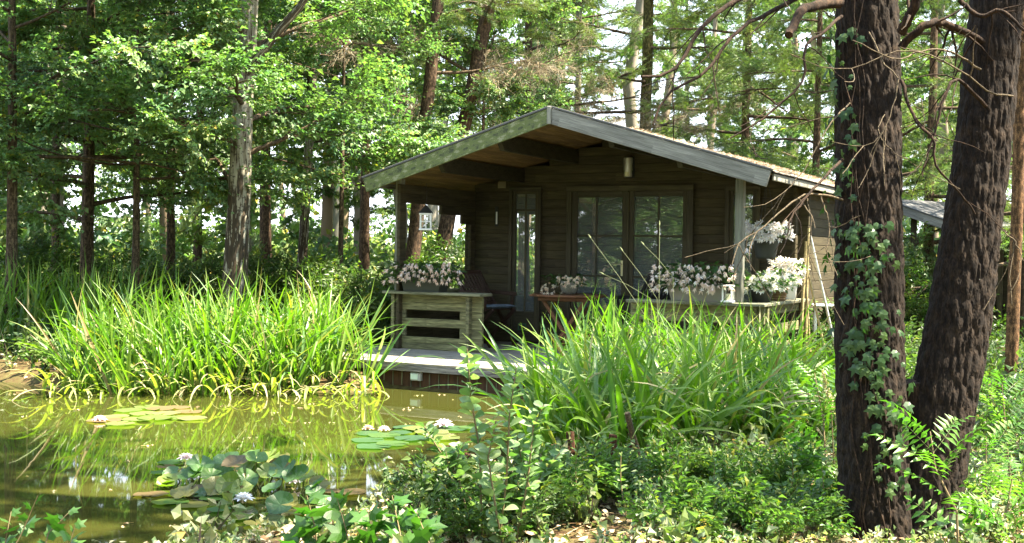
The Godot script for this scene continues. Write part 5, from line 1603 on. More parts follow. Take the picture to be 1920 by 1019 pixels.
func make_near_plants() -> void:
	rng.seed = 909
	# round-leaved sprig in front of the deck
	var rl := []
	for i in 4: rl.push_back(one_leaf(0.068, 0.052, [Color(0.22, 0.32, 0.14), Color(0.17, 0.27, 0.11), Color(0.28, 0.36, 0.19), Color(0.12, 0.22, 0.07)][i], 0.0, 0.5))
	var t := thing("privet_shrub", "pale round-leaved shrub whose sprigs stand up in front of the deck edge", "shrub")
	for q in [[Vector3(3.001, -0.230, 8.841), Vector3(3.005, 0.276, 8.886), Vector3(2.987, 0.540, 8.947), Vector3(2.995, 0.741, 8.995)], [Vector3(3.054, -0.229, 8.813), Vector3(3.134, 0.170, 8.876), Vector3(3.139, 0.449, 8.868), Vector3(3.161, 0.659, 8.852)], [Vector3(3.117, -0.228, 8.780), Vector3(3.171, 0.152, 8.743), Vector3(3.165, 0.382, 8.686), Vector3(3.183, 0.472, 8.618)], [Vector3(2.991, -0.231, 8.846), Vector3(2.849, 0.128, 8.802), Vector3(2.708, 0.254, 8.760), Vector3(2.651, 0.352, 8.788)], [Vector3(3.142, -0.202, 8.879), Vector3(3.144, 0.052, 8.986), Vector3(3.109, 0.280, 9.000), Vector3(3.136, 0.440, 8.983)], [Vector3(3.200, -0.227, 8.735), Vector3(3.194, -0.001, 8.678), Vector3(3.104, 0.180, 8.665), Vector3(3.079, 0.325, 8.676)], [Vector3(2.899, -0.258, 8.782), Vector3(2.915, 0.008, 8.769), Vector3(2.801, 0.166, 8.770), Vector3(2.841, 0.289, 8.746)], [Vector3(2.981, -0.283, 8.626), Vector3(3.020, -0.085, 8.602), Vector3(3.080, 0.094, 8.453), Vector3(3.166, 0.221, 8.405)]]:
		leafy_stem(t, PackedVector3Array(q), 0.006, rl, 22, 1.0, 0.12)
	# lobed climber at the bottom
	var hop := [lobed(Color(0.05, 0.13, 0.02), 0.0), lobed(Color(0.06, 0.15, 0.025), 0.03), lobed(Color(0.08, 0.18, 0.035), 0.01)]
	t = thing("hop_vine", "dark lobed leaves of a climber at the water's edge below the lily clump", "vine", Vector3.ZERO, 0.0, "lobed climbers on the near bank")
	for q in [[Vector3(2.667, -0.149, 9.582), Vector3(2.644, 0.044, 9.590), Vector3(2.582, 0.161, 9.565)], [Vector3(2.781, -0.147, 9.522), Vector3(2.729, 0.012, 9.490), Vector3(2.657, 0.152, 9.468)], [Vector3(2.913, -0.118, 9.564), Vector3(2.853, 0.004, 9.480), Vector3(2.832, 0.111, 9.490)], [Vector3(3.024, -0.116, 9.505), Vector3(2.947, 0.027, 9.430), Vector3(2.860, 0.156, 9.361)], [Vector3(2.617, -0.123, 9.721), Vector3(2.589, -0.022, 9.621), Vector3(2.583, 0.031, 9.510)], [Vector3(3.154, -0.114, 9.437), Vector3(3.043, 0.008, 9.380), Vector3(2.949, 0.092, 9.315)]]:
		leafy_stem(t, PackedVector3Array(q), 0.004, hop, 13, 0.12, 0.05, false)
	t = thing("hop_vine", "lobed climber leaves in the bottom left corner", "vine", Vector3.ZERO, 0.0, "lobed climbers on the near bank")
	for q in [[Vector3(1.359, -0.280, 10.098), Vector3(1.436, -0.045, 10.005), Vector3(1.492, 0.113, 9.973)], [Vector3(1.508, -0.280, 10.009), Vector3(1.535, -0.043, 9.953), Vector3(1.532, 0.025, 9.840)], [Vector3(1.602, -0.280, 9.953), Vector3(1.535, -0.112, 9.841), Vector3(1.554, -0.032, 9.830)], [Vector3(1.396, -0.280, 10.076), Vector3(1.462, -0.043, 10.105), Vector3(1.395, 0.044, 10.026)]]:
		leafy_stem(t, PackedVector3Array(q), 0.004, hop, 8, 0.085, 0.1, false)
	# pinnate saplings on the right
	var pin := []
	for i in 3: pin.push_back(pinnate(7, 0.27, 0.085, 0.028, [Color(0.10, 0.22, 0.03), Color(0.08, 0.19, 0.03), Color(0.15, 0.26, 0.05)][i]))
	var saps := [["rowan sapling with feathered leaves hanging in front of the fork", [Vector3(4.939, -0.110, 8.378), Vector3(4.924, 0.147, 8.381), Vector3(4.838, 0.308, 8.367), Vector3(4.808, 0.452, 8.324)], 7], ["bright feathered rowan sapling at the right edge, tallest of the clump", [Vector3(4.978, -0.513, 6.668), Vector3(4.971, -0.023, 6.549), Vector3(4.929, 0.307, 6.451), Vector3(4.903, 0.472, 6.349)], 11], ["feathered rowan sapling in the bottom right corner", [Vector3(4.994, -0.295, 7.674), Vector3(5.022, -0.100, 7.542), Vector3(5.052, 0.128, 7.408)], 10], ["feathered sapling between the sedge and the ivy-clad trunk", [Vector3(4.161, -0.419, 7.325), Vector3(4.141, -0.000, 7.214), Vector3(4.099, 0.292, 7.118), Vector3(4.027, 0.535, 7.038)], 9], ["low feathered sapling at the foot of the ivy-clad trunk", [Vector3(4.172, -0.419, 7.545), Vector3(4.190, -0.155, 7.531), Vector3(4.210, 0.039, 7.403)], 8], ["feathered sapling just right of the leaning trunk", [Vector3(4.872, -0.355, 7.174), Vector3(4.901, -0.030, 7.039), Vector3(4.884, 0.250, 6.929)], 9], ["small feathered sapling beyond the leaning trunk", [Vector3(4.625, -0.441, 4.250), Vector3(4.606, -0.068, 4.140), Vector3(4.617, 0.207, 4.129)], 8], ["feathered sapling right of the slim bare trunk", [Vector3(4.945, -0.419, 5.212), Vector3(4.915, -0.094, 5.109), Vector3(4.878, 0.217, 5.122)], 9]]
	for q in saps:
		t = thing("rowan_sapling", q[0], "sapling", Vector3.ZERO, 0.0, "feather-leaved saplings on the right")
		leafy_stem(t, PackedVector3Array(q[1]), 0.006, pin, q[2], 1.0, 0.15)
	# dry plume
	t = thing("dry_flower_spike", "pale dried flower spike left of the ivy-clad trunk", "flower spike")
	var b := MB.new()
	tube(b, PackedVector3Array([Vector3(4.156, -0.018, 7.094), Vector3(4.136, 0.320, 7.098), Vector3(4.094, 0.546, 7.116)]), taper(3, 0.004, 0.002), 5)
	put(t, "stem", b.mesh(M.stalk_brown))
	b = MB.new()
	for i in 260:
		var s := rng.randf()
		var p: Vector3 = Vector3(4.141, 0.335, 7.095).lerp(Vector3(4.088, 0.560, 7.118), s) + rv(0.03 * (1.1 - s))
		leaf(b, p, rv().normalized(), rv().normalized(), 0.014, 0.008, vary(Color(0.5, 0.42, 0.26), 0.2))
	put(t, "plume", b.mesh(M.leaf)).set_meta("kind", "stuff")
	# ivy
	var iv := [lobed(Color(0.035, 0.085, 0.02), 0.02), lobed(Color(0.05, 0.105, 0.028), 0.04), lobed(Color(0.075, 0.14, 0.035), 0.03)]
	t = thing("ivy", "ivy climbing the front of the left foreground trunk", "ivy")
	var eye := Vector3(5.522, 0, 13.364)
	var spots := []
	for q in [[1568, 20, 330, 34, 14], [1592, 330, 560, 46, 34], [1635, 420, 600, 56, 36], [1650, 580, 780, 52, 40], [1665, 760, 930, 36, 36], [1600, 60, 330, 20, 20], [1610, 560, 700, 26, 36]]:
		for i in q[3]:
			spots.push_back(Vector3(q[0] + rng.randfn(0, q[4] * 0.5), rf(q[1], q[2]), 0))
	var vine := PackedVector3Array()
	for s in spots:
		# the trunk is a leaning cylinder: height from the row, angle round it from the column
		var y: float = lerpf(-0.2, 2.40, (1050.0 - s.y) / 1050.0)
		var ax: Vector3 = Vector3(4.484, -0.258, 7.717).lerp(Vector3(4.377, 2.396, 7.609), (1050.0 - s.y) / 1050.0)
		var off: float = clampf((s.x - lerpf(1640.0, 1626.0, (1050.0 - s.y) / 1050.0)) / 62.0, -1.05, 1.0)
		var right := Vector3(0.776, 0, -0.63)
		var toward := Vector3(0.16, 0, 0.987)
		right = Vector3(toward.z, 0, -toward.x)
		var out: Vector3 = right * off + toward * sqrt(maxf(0.0, 1.0 - off * off))
		var rr := 0.162 + rf(0.005, 0.035)
		var m := put(t, "leaf", iv[rng.randi() % 3])
		var dn := (Vector3(0, -1, 0) + right * rf(-0.6, 0.6) + out * 0.25).normalized()
		var nn := (out + rv(0.45)).normalized()
		var xa := nn.cross(dn).normalized()
		nn = dn.cross(xa).normalized()
		var sc := rf(0.028, 0.078)
		m.transform = Transform3D(Basis(xa, nn, dn).scaled_local(Vector3(sc, sc, sc)), Vector3(ax.x, y, ax.z) + out * rr)
	for q in 5:
		b = MB.new()
		var pts := PackedVector3Array()
		for i in 26:
			var f := float(i) / 25
			var ax: Vector3 = Vector3(4.484, -0.258, 7.717).lerp(Vector3(4.377, 2.396, 7.609), f)
			var off := clampf(lerpf(0.35 - q * 0.2, -0.85 + q * 0.2, f) + 0.16 * sin(f * 11.0 + q * 2.0) + 0.07 * sin(f * 37.0 + q), -0.95, 0.95)
			var out := Vector3(0.987, 0, -0.16) * off + Vector3(0.16, 0, 0.987) * sqrt(1.0 - off * off)
			pts.push_back(Vector3(ax.x, lerpf(-0.15, 2.5, f), ax.z) + out * 0.172)
		tube(b, pts, taper(26, 0.004, 0.002), 5)
		put(t, "stem", b.mesh(M.bark_twin_twig))

# ---------------------------------------------------------------- ground layer
func make_ground_layer() -> void:
	rng.seed = 606
	var xf := []
	var cols := []
	# low small-leaved plants on the near right bank
	var tones := [Color(1, 1, 1), Color(1.4, 1.3, 1.1), Color(0.8, 0.9, 0.8), Color(1.1, 1.2, 0.7), Color(2.3, 2.0, 2.4), Color(1.9, 1.7, 1.7)]
	for i in 2600:
		var p := Vector2(rf(1.6, 6.2), rf(3.0, 9.8))
		var s := shore(p.x, p.y)
		if s < 0.02: continue
		var bare := noise.get_noise_2d(p.x * 45.0, p.y * 45.0)
		if bare > 0.25 and p.x < 4.0: continue
		var k := rf(0.6, 1.2) * (2.0 if rng.randf() < 0.12 else 1.0)
		xf.push_back(Transform3D(facing(Vector3(rf(-0.7, 0.7), 1.0, rf(-0.7, 0.7)), rf(0, TAU), k), Vector3(p.x, ground(p.x, p.y) - 0.02, p.y)))
		cols.push_back(vary(tones[rng.randi() % 6], 0.2))
	var o := many(self, "ground_cover", M.spray_ground, xf, cols)
	tag(o, "low small-leaved ground cover on the sunny near bank", "ground cover")
	# green carpet farther off
	xf = []; cols = []
	for i in 5200:
		var p := Vector2(rf(-12, 9), rf(-13, 5.6))
		if p.x > -2.7 and p.x < 2.5 and p.y > -4.2 and p.y < 3.4: continue
		if shore(p.x, p.y) < 0.15: continue
		if p.x > 1.2 and p.x < 3.4 and p.y < -6.5: continue
		xf.push_back(Transform3D(facing(Vector3(rf(-0.8, 0.8), 1.0, rf(-0.8, 0.8)), rf(0, TAU), rf(0.8, 1.7)), Vector3(p.x, ground(p.x, p.y) - 0.02, p.y)))
		cols.push_back(vary(tones[rng.randi() % 4], 0.25))
	o = many(self, "undergrowth", M.spray_under, xf, cols)
	tag(o, "green undergrowth on the woodland floor round the cabin", "undergrowth")
	# dry litter
	xf = []; cols = []
	for i in 5200:
		var p := Vector2(rf(1.7, 6.2), rf(3.4, 9.8)) if i % 3 > 0 else Vector2(rf(-7, 3.0), rf(-4, 5.3))
		if shore(p.x, p.y) < 0.0: continue
		if p.x > -2.7 and p.x < 2.5 and p.y > -4.2 and p.y < 3.3: continue
		xf.push_back(Transform3D(Basis.from_euler(Vector3(rf(-0.5, 0.5), rf(0, TAU), rf(-0.5, 0.5))).scaled(Vector3.ONE * rf(0.6, 1.4)), Vector3(p.x, ground(p.x, p.y) + rf(0.005, 0.03), p.y)))
		cols.push_back(vary([Color(0.34, 0.26, 0.15), Color(0.42, 0.33, 0.2), Color(0.26, 0.17, 0.09), Color(0.5, 0.42, 0.28)][rng.randi() % 4], 0.2))
	var lb := MB.new()
	leaf_big(lb, Vector3.ZERO, Vector3.BACK, Vector3.UP, 0.05, 0.028, Color.WHITE, 0.0, 0.35)
	leaf_big(lb, Vector3(0.05, 0.004, 0.01), Vector3(0.6, 0.1, -0.7).normalized(), Vector3.UP, 0.045, 0.022, Color.WHITE, 0.0, -0.3)
	stick(lb, Vector3(-0.05, 0, 0), Vector3(0.05, 0.01, 0.06), 0.002, Color(0.8, 0.7, 0.6))
	o = many(self, "leaf_litter", lb.mesh(M.dry), xf, cols)
	tag(o, "dry brown leaf litter scattered over the banks", "leaf litter")
	# fallen needles on the roof
	xf = []; cols = []
	for i in 4200:
		var u := pow(rng.randf(), 0.6) * EAVE
		var z := rf(BACK + 0.1, FRONT - 0.03)
		if noise.get_noise_2d(u * 60.0, z * 30.0) + u / EAVE * 0.6 - 0.1 < rf(0.0, 0.5): continue
		xf.push_back(Transform3D(Basis.from_euler(Vector3(rf(-0.2, 0.2), rf(0, TAU), -atan(SLOPE) + rf(-0.2, 0.2))).scaled(Vector3.ONE * rf(0.5, 1.2)), Vector3(u, roof_top(u) + 0.012, z)))
		cols.push_back(vary([Color(0.38, 0.31, 0.22), Color(0.5, 0.43, 0.33), Color(0.30, 0.22, 0.14)][rng.randi() % 3], 0.2))
	var nb := MB.new()
	for i in 7: stick(nb, Vector3(rf(-0.05, 0.05), rf(0, 0.006), rf(-0.05, 0.05)), Vector3(rf(-0.08, 0.08), rf(0.0, 0.014), rf(-0.08, 0.08)), 0.0016, Color.WHITE)
	for i in 2: leaf(nb, Vector3(rf(-0.05, 0.05), 0.004, rf(-0.05, 0.05)), Vector3(rf(-1, 1), 0.1, rf(-1, 1)).normalized(), Vector3.UP, 0.03, 0.014, Color(0.9, 0.85, 0.8))
	o = many(self, "needle_litter", nb.mesh(M.dry), xf, cols)
	tag(o, "brown fallen needles lying on the sunlit roof slope", "needle litter")
	# bits floating on the pond
	xf = []; cols = []
	for i in 420:
		var p := Vector2(rf(-6.5, 1.9), rf(3.3, 9.8))
		var sh := shore(p.x, p.y)
		if sh > -0.03 or rng.randf() > exp(sh * 0.9) + 0.12: continue
		xf.push_back(Transform3D(Basis.from_euler(Vector3(rf(-0.06, 0.06), rf(0, TAU), rf(-0.06, 0.06))).scaled(Vector3.ONE * rf(0.25, 0.8)), Vector3(p.x, WATER + 0.004, p.y)))
		cols.push_back(vary([Color(0.34, 0.26, 0.15), Color(0.42, 0.36, 0.2), Color(0.30, 0.30, 0.12)][rng.randi() % 3], 0.2))
	o = many(self, "floating_debris", lb.mesh(M.dry), xf, cols)
	tag(o, "bits of leaf and twig floating on the pond", "debris")
	# tall weeds and fallen twigs in the tangle on the near bank
	var wl := [one_leaf(0.05, 0.03, Color(0.16, 0.25, 0.06), 0.12), one_leaf(0.06, 0.02, Color(0.22, 0.28, 0.1), 0.0), one_leaf(0.045, 0.034, Color(0.11, 0.21, 0.05), 0.15)]
	var nth := ["first", "second", "third", "fourth", "fifth", "sixth", "seventh", "eighth", "ninth", "tenth", "eleventh", "twelfth", "thirteenth", "fourteenth", "fifteenth", "sixteenth"]
	var wn := 0
	for q in [[870, 1010, 0.42], [1000, 1010, 0.4], [1045, 955, 0.34], [1085, 990, 0.42], [1140, 940, 0.30], [1175, 1000, 0.36], [1215, 950, 0.3], [1235, 905, 0.34], [1290, 930, 0.28], [1335, 985, 0.3], [1370, 900, 0.26], [1420, 940, 0.36], [1465, 905, 0.3], [1480, 985, 0.4], [1520, 930, 0.34], [1550, 1000, 0.36]]:
		var w: Vector3 = near_bank(q[0], q[1])
		var th := thing("leafy_weed", "tall leafy weed in the tangle on the near bank, %s from the left" % nth[wn], "weed", Vector3.ZERO, 0.0, "weeds on the near bank")
		wn += 1
		leafy_stem(th, bend(Vector3(w.x, ground(w.x, w.z) - 0.02, w.z), Vector3(rf(-0.3, 0.3), 1, rf(-0.3, 0.3)), q[2], 5, 0.12, 0.0), 0.0035, wl, 8, 1.0, 0.15)
	for i in 12:
		var w := near_bank(1010.0 + i * 46.0, rf(880, 1015))
		w.y = ground(w.x, w.z) + 0.02
		var e := w + Vector3(rf(-0.3, 0.3), rf(0.0, 0.14), rf(-0.25, 0.25))
		pole("fallen_twig", "thin dry twig lying in the tangle on the near bank, %s from the left" % nth[i], "twig", w, e, rf(0.003, 0.006), M.dead_pale, "fallen twigs on the near bank")
	# pond edging of rotten palings
	var t := thing("log_edging", "rotting brown palings of the pond edge behind the round-leaved shrub", "edging", Vector3.ZERO, 0.0, "old palings along the pond edge")
	for i in 9:
		var p: Vector3 = Vector3(1.995, -0.280, 7.454).lerp(Vector3(2.200, -0.280, 7.414), i / 8.0)
		var b := MB.new()
		var hh := rf(0.16, 0.30)
		tube(b, PackedVector3Array([p + Vector3(0, -0.15, 0), p + Vector3(-0.02, 0.05, 0), p + Vector3(-0.06 + rf(-0.02, 0.02), hh, rf(-0.03, 0.03))]), PackedFloat32Array([0.026, 0.025, 0.02]), 8)
		put(t, "paling", b.mesh(M.rotten))
	t = thing("log_edging", "row of short reddish-brown palings in front of the deep green irises", "edging", Vector3.ZERO, 0.0, "old palings along the pond edge")
	for i in 13:
		var p: Vector3 = Vector3(2.504, -0.200, 7.043).lerp(Vector3(3.000, -0.200, 6.826), i / 12.0 + rf(-0.02, 0.02))
		var b := MB.new()
		var hh := rf(0.1, 0.32)
		tube(b, PackedVector3Array([p + Vector3(0, -0.15, 0), p + Vector3(0, 0.05, 0), p + Vector3(rf(-0.02, 0.02), hh, rf(-0.02, 0.02))]), PackedFloat32Array([0.03, 0.028, 0.025]), 9)
		put(t, "paling", b.mesh(M.rotten))
	pole("dead_stick", "pale peeling stick leaning among the deep green irises", "stick", Vector3(2.963, -0.125, 6.822), Vector3(2.912, 0.223, 6.956), 0.022, M.dead_pale)
	pole("dead_stick", "short mossy stump stick on the sunny bank", "stick", Vector3(3.219, -0.238, 6.462), Vector3(3.194, -0.025, 6.471), 0.026, M.dead_pale)
	pole("dead_stick", "pale stick lying at the foot of the palings", "stick", Vector3(2.793, -0.185, 8.498), Vector3(2.897, 0.158, 8.323), 0.008, M.dead_pale)
	pole("dead_stick", "bent pale twig in front of the rotten palings", "stick", Vector3(2.964, -0.159, 8.520), Vector3(2.800, 0.007, 8.490), 0.008, M.dead_pale)

# a place on the near right bank: u to the right and v towards the viewer, both counted from the row of palings
func near_bank(u: float, v: float) -> Vector3:
	var a := Vector3(2.470, -0.150, 6.975).lerp(Vector3(3.238, -0.150, 8.570), (v - 880.0) / 135.0)
	var e := Vector3(3.912, -0.150, 6.056).lerp(Vector3(4.326, -0.150, 7.907), (v - 880.0) / 135.0)
	return a.lerp(e, (u - 1045.0) / 515.0)

func make_shrubs() -> void:
	var sp: ArrayMesh = M.spray_rhodo
	var pale := [Color(1.2, 1.15, 1.0), Color(1.0, 1.0, 0.9), Color(1.4, 1.35, 1.2)]  # paler leaves: sunlight put into the colour of the lit shrubs
	var deep := [Color(0.95, 1.05, 0.85), Color(1.1, 1.15, 0.9), Color(0.85, 0.95, 0.8)]
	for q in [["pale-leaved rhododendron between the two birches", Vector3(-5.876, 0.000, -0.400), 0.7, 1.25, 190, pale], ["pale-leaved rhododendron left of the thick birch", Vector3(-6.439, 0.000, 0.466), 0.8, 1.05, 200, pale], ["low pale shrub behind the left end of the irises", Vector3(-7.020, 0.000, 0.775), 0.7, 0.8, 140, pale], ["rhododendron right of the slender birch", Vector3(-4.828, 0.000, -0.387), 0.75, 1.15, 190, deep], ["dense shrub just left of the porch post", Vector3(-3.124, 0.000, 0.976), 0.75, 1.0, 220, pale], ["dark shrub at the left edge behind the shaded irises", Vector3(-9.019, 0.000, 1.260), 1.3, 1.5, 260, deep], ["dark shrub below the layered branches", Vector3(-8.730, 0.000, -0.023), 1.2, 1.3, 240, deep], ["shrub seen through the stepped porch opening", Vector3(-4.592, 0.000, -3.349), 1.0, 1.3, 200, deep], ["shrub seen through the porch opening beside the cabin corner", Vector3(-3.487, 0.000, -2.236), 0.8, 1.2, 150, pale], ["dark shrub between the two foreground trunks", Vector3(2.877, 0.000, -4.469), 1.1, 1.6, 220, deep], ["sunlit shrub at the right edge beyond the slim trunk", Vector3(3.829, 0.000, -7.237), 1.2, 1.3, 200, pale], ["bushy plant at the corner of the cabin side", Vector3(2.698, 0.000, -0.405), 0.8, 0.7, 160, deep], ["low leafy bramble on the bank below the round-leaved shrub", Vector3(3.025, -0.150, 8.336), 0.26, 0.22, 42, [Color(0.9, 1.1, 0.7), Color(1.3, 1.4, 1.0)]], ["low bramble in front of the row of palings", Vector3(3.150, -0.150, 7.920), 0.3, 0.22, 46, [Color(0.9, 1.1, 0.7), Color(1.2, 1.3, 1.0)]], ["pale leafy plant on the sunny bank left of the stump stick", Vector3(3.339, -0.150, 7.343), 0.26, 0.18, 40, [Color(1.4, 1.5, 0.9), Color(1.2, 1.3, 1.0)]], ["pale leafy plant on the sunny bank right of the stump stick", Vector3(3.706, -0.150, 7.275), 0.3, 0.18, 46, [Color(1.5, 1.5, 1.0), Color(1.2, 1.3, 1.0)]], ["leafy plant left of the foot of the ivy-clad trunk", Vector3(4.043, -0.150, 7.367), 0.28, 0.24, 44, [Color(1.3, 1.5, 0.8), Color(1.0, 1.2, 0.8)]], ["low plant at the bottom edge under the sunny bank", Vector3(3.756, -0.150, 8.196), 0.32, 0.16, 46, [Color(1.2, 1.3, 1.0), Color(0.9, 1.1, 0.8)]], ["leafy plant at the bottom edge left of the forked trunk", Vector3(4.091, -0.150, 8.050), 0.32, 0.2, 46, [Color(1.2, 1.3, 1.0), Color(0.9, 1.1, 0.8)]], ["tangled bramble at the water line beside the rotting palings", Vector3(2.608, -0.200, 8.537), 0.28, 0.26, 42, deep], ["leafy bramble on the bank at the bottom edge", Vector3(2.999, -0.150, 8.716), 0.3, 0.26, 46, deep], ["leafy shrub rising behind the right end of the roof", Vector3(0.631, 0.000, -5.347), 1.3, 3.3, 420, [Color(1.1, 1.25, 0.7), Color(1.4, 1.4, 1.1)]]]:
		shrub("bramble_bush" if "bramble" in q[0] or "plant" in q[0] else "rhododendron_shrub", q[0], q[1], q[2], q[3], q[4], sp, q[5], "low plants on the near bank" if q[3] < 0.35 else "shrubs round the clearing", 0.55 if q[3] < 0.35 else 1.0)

# ---------------------------------------------------------------- scene
func make_materials() -> void:
	TX.grain = grain_tex(3, 5.0, 0.55, 1.0)
	TX.grain2 = grain_tex(9, 3.0, 0.4, 1.0)
	TX.moss = blotch_tex(5, 0.018, [Color(0.42, 0.45, 0.40), Color(0.66, 0.70, 0.56), Color(0.56, 0.62, 0.40), Color(0.85, 0.85, 0.80)])
	TX.soil = blotch_tex(21, 0.03, [Color(0.30, 0.22, 0.14), Color(0.42, 0.33, 0.2), Color(0.36, 0.36, 0.18), Color(0.5, 0.42, 0.28)], FastNoiseLite.TYPE_SIMPLEX, 0.5)
	TX.bark = blotch_tex(33, 0.05, [Color(0.35, 0.32, 0.30), Color(0.66, 0.60, 0.54), Color(1.0, 0.92, 0.84)], FastNoiseLite.TYPE_CELLULAR, 0.5)  # darkest tones put the shade of the fissures into the bark colour
	TX.felt = blotch_tex(41, 0.02, [Color(0.62, 0.56, 0.50), Color(0.8, 0.77, 0.73), Color(0.9, 0.89, 0.87)])
	TX.stone = blotch_tex(43, 0.05, [Color(0.35, 0.35, 0.33), Color(0.7, 0.7, 0.68), Color(0.95, 0.95, 0.92)])
	# birch bark: grey-white with dark dashes, its lower part furrowed and blackened; one picture for the whole height
	var im := Image.create(192, 1024, true, Image.FORMAT_RGB8)
	for y in 1024:
		var hgt := y / 1024.0 * 10.5
		var dark := lerpf(0.3, -0.42, smoothstep(1.6, 3.4, hgt))
		for x in 192:
			var an := TAU * x / 192.0
			var cx := cos(an)
			var cz := sin(an)
			var patch := noise.get_noise_3d(cx * 110.0, hgt * 110.0, cz * 110.0) + 0.6 * noise.get_noise_3d(cx * 420.0, hgt * 260.0 + 300.0, cz * 420.0)
			var dash := noise.get_noise_3d(cx * 70.0 + 500.0, hgt * 1500.0, cz * 70.0)
			var c := Color(0.62, 0.60, 0.54).lerp(Color(0.42, 0.38, 0.30), clampf(patch * 1.6 + 0.45, 0, 1))
			if dash > 0.34: c = c.lerp(Color(0.2, 0.17, 0.13), 0.75)
			if patch + dark > 0.08: c = Color(0.17, 0.14, 0.10).lerp(Color(0.36, 0.30, 0.2), clampf(noise.get_noise_3d(cx * 700.0, hgt * 220.0, cz * 700.0) + 0.4, 0, 1))
			im.set_pixel(x, y, c)
	im.generate_mipmaps()
	TX.birch = ImageTexture.create_from_image(im)
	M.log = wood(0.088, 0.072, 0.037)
	M.door = wood(0.10, 0.086, 0.047, 0.6)
	M.floor_in = wood(0.2, 0.14, 0.08)
	M.post = wood(0.27, 0.27, 0.21)
	M.rail = wood(0.31, 0.295, 0.15, 0.8, "grain2")
	M.cap = wood(0.33, 0.33, 0.2, 0.8, "grain2")
	M.deck = wood(0.46, 0.42, 0.36, 0.8, "grain2")
	M.brown = wood(0.11, 0.055, 0.03)
	M.ceiling = wood(0.34, 0.215, 0.095)
	M.beam = wood(0.07, 0.06, 0.033)
	M.fascia = wood(0.36, 0.345, 0.29, 0.75, "grain", 0.05, 2)
	M.fascia_moss = smat(lin(0.37, 0.37, 0.27), 0.9, TX.moss, Vector3(1.4, 3.0, 3.0))
	M.teak = wood(0.25, 0.115, 0.055, 0.55)
	M.teak_dark = wood(0.075, 0.04, 0.025, 0.6)
	M.black_wood = wood(0.02, 0.02, 0.02, 0.5)
	M.felt = smat(lin(0.62, 0.59, 0.55), 0.95, TX.felt, Vector3(0.8, 0.8, 0.8))
	M.felt_edge = smat(lin(0.10, 0.10, 0.10), 0.9)
	M.soil = smat(Color(0.74, 0.74, 0.72), 0.95, TX.soil, Vector3(0.9, 0.9, 0.9), Vector3.ZERO, true)
	M.brass = smat(lin(0.75, 0.68, 0.45), 0.3); M.brass.metallic = 0.8
	M.steel = smat(lin(0.6, 0.6, 0.55), 0.35); M.steel.metallic = 0.7
	M.dark_metal = smat(lin(0.03, 0.03, 0.03), 0.5)
	M.dark_plastic = smat(lin(0.03, 0.03, 0.028), 0.5)
	M.green_plastic = smat(lin(0.05, 0.12, 0.06), 0.5)
	M.grey_plastic = smat(lin(0.35, 0.35, 0.33), 0.5)
	M.cream_plastic = smat(lin(0.66, 0.62, 0.42), 0.5)
	M.vent = smat(lin(0.24, 0.21, 0.13), 0.6)
	M.white_paint = smat(lin(0.78, 0.78, 0.76), 0.5)
	M.pale_glass = smat(lin(0.55, 0.66, 0.55), 0.1)
	M.frosted = smat(lin(0.7, 0.75, 0.78), 0.3)
	M.blue_cloth = smat(lin(0.20, 0.26, 0.34), 0.9, TX.grain, Vector3(4, 4, 4))
	M.dark_planter = smat(lin(0.045, 0.048, 0.04), 0.6)
	M.grey_planter = smat(lin(0.22, 0.20, 0.17), 0.7)
	M.stoneware = smat(lin(0.55, 0.55, 0.52), 0.7, TX.stone, Vector3(9, 9, 9))
	M.wicker = smat(lin(0.34, 0.22, 0.11), 0.8, TX.grain, Vector3(5, 9, 5))
	M.bamboo = smat(lin(0.55, 0.45, 0.22), 0.5, TX.grain, Vector3(6, 2, 6))
	M.stamen = smat(lin(0.75, 0.55, 0.08), 0.7)
	M.stalk = smat(lin(0.12, 0.14, 0.06), 0.6)
	M.stalk_brown = smat(lin(0.16, 0.12, 0.06), 0.8)
	M.lily_stem = smat(lin(0.16, 0.16, 0.05), 0.6)
	M.rotten = smat(lin(0.13, 0.065, 0.038), 0.95, TX.bark, Vector3(9, 2.5, 9))
	M.dead_pale = smat(lin(0.21, 0.195, 0.14), 0.85, TX.bark, Vector3(8, 8, 8))
	M.glass = StandardMaterial3D.new()
	M.glass.transparency = BaseMaterial3D.TRANSPARENCY_ALPHA
	M.glass.albedo_color = Color(0.75, 0.8, 0.78, 0.06)
	M.glass.roughness = 0.0
	M.glass.metallic_specular = 0.9
	M.water = StandardMaterial3D.new()
	M.water.albedo_color = lin(0.035, 0.038, 0.008)
	M.water.roughness = 0.025
	M.water.metallic_specular = 0.5
	var wn := NoiseTexture2D.new()
	wn.noise = FastNoiseLite.new()
	wn.noise.frequency = 0.012
	wn.seamless = true
	wn.width = 256
	wn.height = 256
	var wim := noise_img(256, 256, 0.012, FastNoiseLite.TYPE_SIMPLEX_SMOOTH, 2, 71)
	wim.bump_map_to_normal_map(1.0)
	M.water.normal_enabled = true
	M.water.normal_texture = ImageTexture.create_from_image(wim)
	M.water.normal_scale = 0.03
	M.water.uv1_triplanar = true
	M.water.uv1_world_triplanar = true
	M.water.uv1_scale = Vector3(0.5, 0.5, 0.5)
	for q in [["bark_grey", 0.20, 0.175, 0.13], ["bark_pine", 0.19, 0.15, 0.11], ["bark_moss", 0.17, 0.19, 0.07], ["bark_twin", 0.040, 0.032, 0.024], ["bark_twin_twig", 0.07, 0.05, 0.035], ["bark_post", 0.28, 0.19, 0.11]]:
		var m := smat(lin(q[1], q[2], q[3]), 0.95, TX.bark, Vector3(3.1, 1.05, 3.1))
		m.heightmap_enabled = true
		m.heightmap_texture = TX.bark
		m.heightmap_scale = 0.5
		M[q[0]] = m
	M.bark_tint = smat(lin(0.24, 0.20, 0.15), 0.95)
	M.bark_tint.vertex_color_use_as_albedo = true
	M.bark_birch = StandardMaterial3D.new()
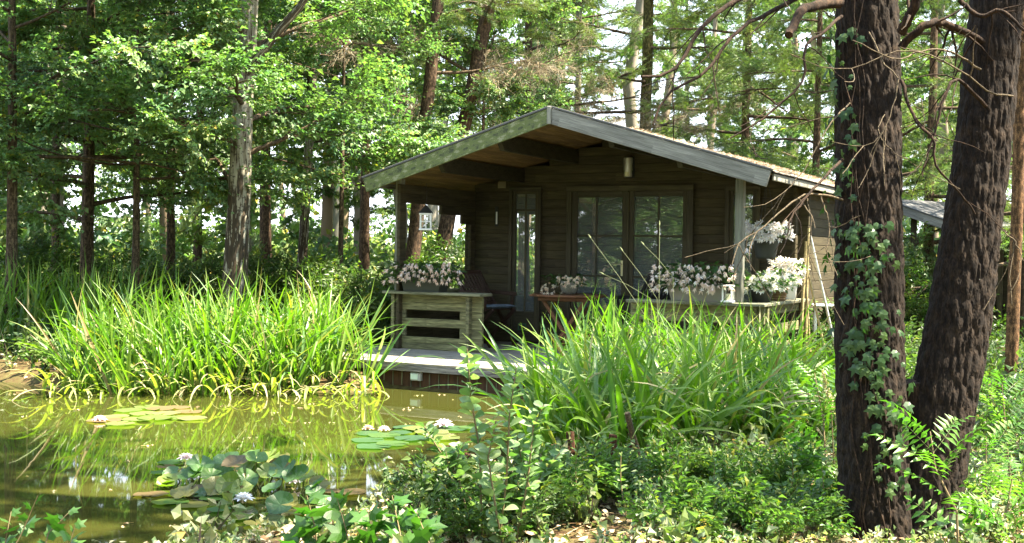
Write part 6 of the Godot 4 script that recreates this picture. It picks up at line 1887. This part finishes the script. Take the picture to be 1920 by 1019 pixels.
	M.bark_birch.albedo_texture = TX.birch
	M.bark_birch.albedo_color = lin(0.85, 0.85, 0.82)
	M.bark_birch.roughness = 0.85
	M.bark_birch.uv1_scale = Vector3(1, 0.0952, 1)
	M.leaf = leafmat(Color(0.88, 1.0, 0.62))
	M.petal = leafmat(Color(0.7, 0.65, 0.6), 0.6)
	M.dry = leafmat(Color(0.3, 0.25, 0.15), 0.9)
	rng.seed = 12
	var tw := Color(0.09, 0.07, 0.045)
	M.spray_broad = spray(55, 0.55, 0.075, 0.05, Color(0.135, 0.215, 0.085), tw, 0.7, M.leaf)
	M.spray_light = spray(50, 0.5, 0.07, 0.048, Color(0.165, 0.245, 0.11), tw, 0.75, M.leaf)
	M.spray_far = spray(60, 0.6, 0.11, 0.08, Color(0.15, 0.215, 0.10), tw, 0.5, M.leaf)
	M.spray_rhodo = spray(45, 0.3, 0.085, 0.036, Color(0.085, 0.14, 0.05), tw, 0.3, M.leaf)
	M.spray_under = spray(30, 0.28, 0.06, 0.035, Color(0.085, 0.14, 0.05), tw, 0.2, M.leaf)
	M.spray_ground = spray(36, 0.11, 0.03, 0.02, Color(0.17, 0.20, 0.11), tw, 0.2, M.leaf)
	M.spray_pine = needles(240, 0.45, 0.075, 0.0055, Color(0.15, 0.19, 0.07), tw, M.leaf)
	M.spray_larch = needles(300, 0.5, 0.06, 0.0065, Color(0.20, 0.26, 0.09), tw, M.leaf, 0.25)
	M.spray_pine_far = needles(220, 0.42, 0.07, 0.011, Color(0.13, 0.18, 0.07), tw, M.leaf, 0.1)
	var twm := leafmat(Color(0, 0, 0), 0.95)
	twm.backlight_enabled = false
	M.spray_dead = dead_twigs(22, 0.6, Color(0.20, 0.17, 0.11), twm)

func _ready() -> void:
	var cam := Camera3D.new()
	cam.name = "camera"
	cam.position = Vector3(5.522, 1.165, 13.364)
	cam.rotation = Vector3(-0.017, 0.487, 0.015)
	cam.fov = 26.17
	cam.near = 0.05
	cam.far = 2000.0
	add_child(cam)
	cam.current = true
	var env := Environment.new()
	var sky := Sky.new()
	var sm := ProceduralSkyMaterial.new()
	sm.sky_top_color = Color(0.70, 0.78, 0.89)
	sm.sky_horizon_color = Color(0.92, 0.94, 0.96)
	sm.sky_curve = 0.16
	sm.ground_horizon_color = Color(0.55, 0.58, 0.50)
	sm.ground_bottom_color = Color(0.20, 0.22, 0.14)
	sm.sun_angle_max = 0.0
	sky.sky_material = sm
	env.background_mode = Environment.BG_SKY
	env.sky = sky
	env.background_energy_multiplier = 0.62
	env.tonemap_mode = Environment.TONE_MAPPER_LINEAR
	env.tonemap_exposure = 8.0
	env.sdfgi_enabled = true
	env.ssao_enabled = true
	env.ssil_enabled = true
	var we := WorldEnvironment.new()
	we.name = "world_environment"
	we.environment = env
	add_child(we)
	var sun := DirectionalLight3D.new()
	sun.name = "sun"
	sun.light_color = Color(1.0, 0.95, 0.86)
	sun.light_energy = 1.6
	sun.light_angular_distance = 0.5
	sun.shadow_enabled = true
	add_child(sun)
	var to_sun := Vector3(0.46, 0.875, -0.15).normalized()
	sun.look_at_from_position(to_sun * 50.0, Vector3.ZERO, Vector3.UP)
	noise.seed = 5
	noise.frequency = 0.02
	rng.seed = 1
	make_materials()
	make_ground()
	make_forest()
	rng.seed = 2
	make_cabin()
	make_deck()
	make_items()
	make_shed()
	make_trees()
	make_shade_tree()
	pine_pair()
	make_shrubs()
	make_irises()
	make_lilies()
	make_near_plants()
	make_ground_layer()
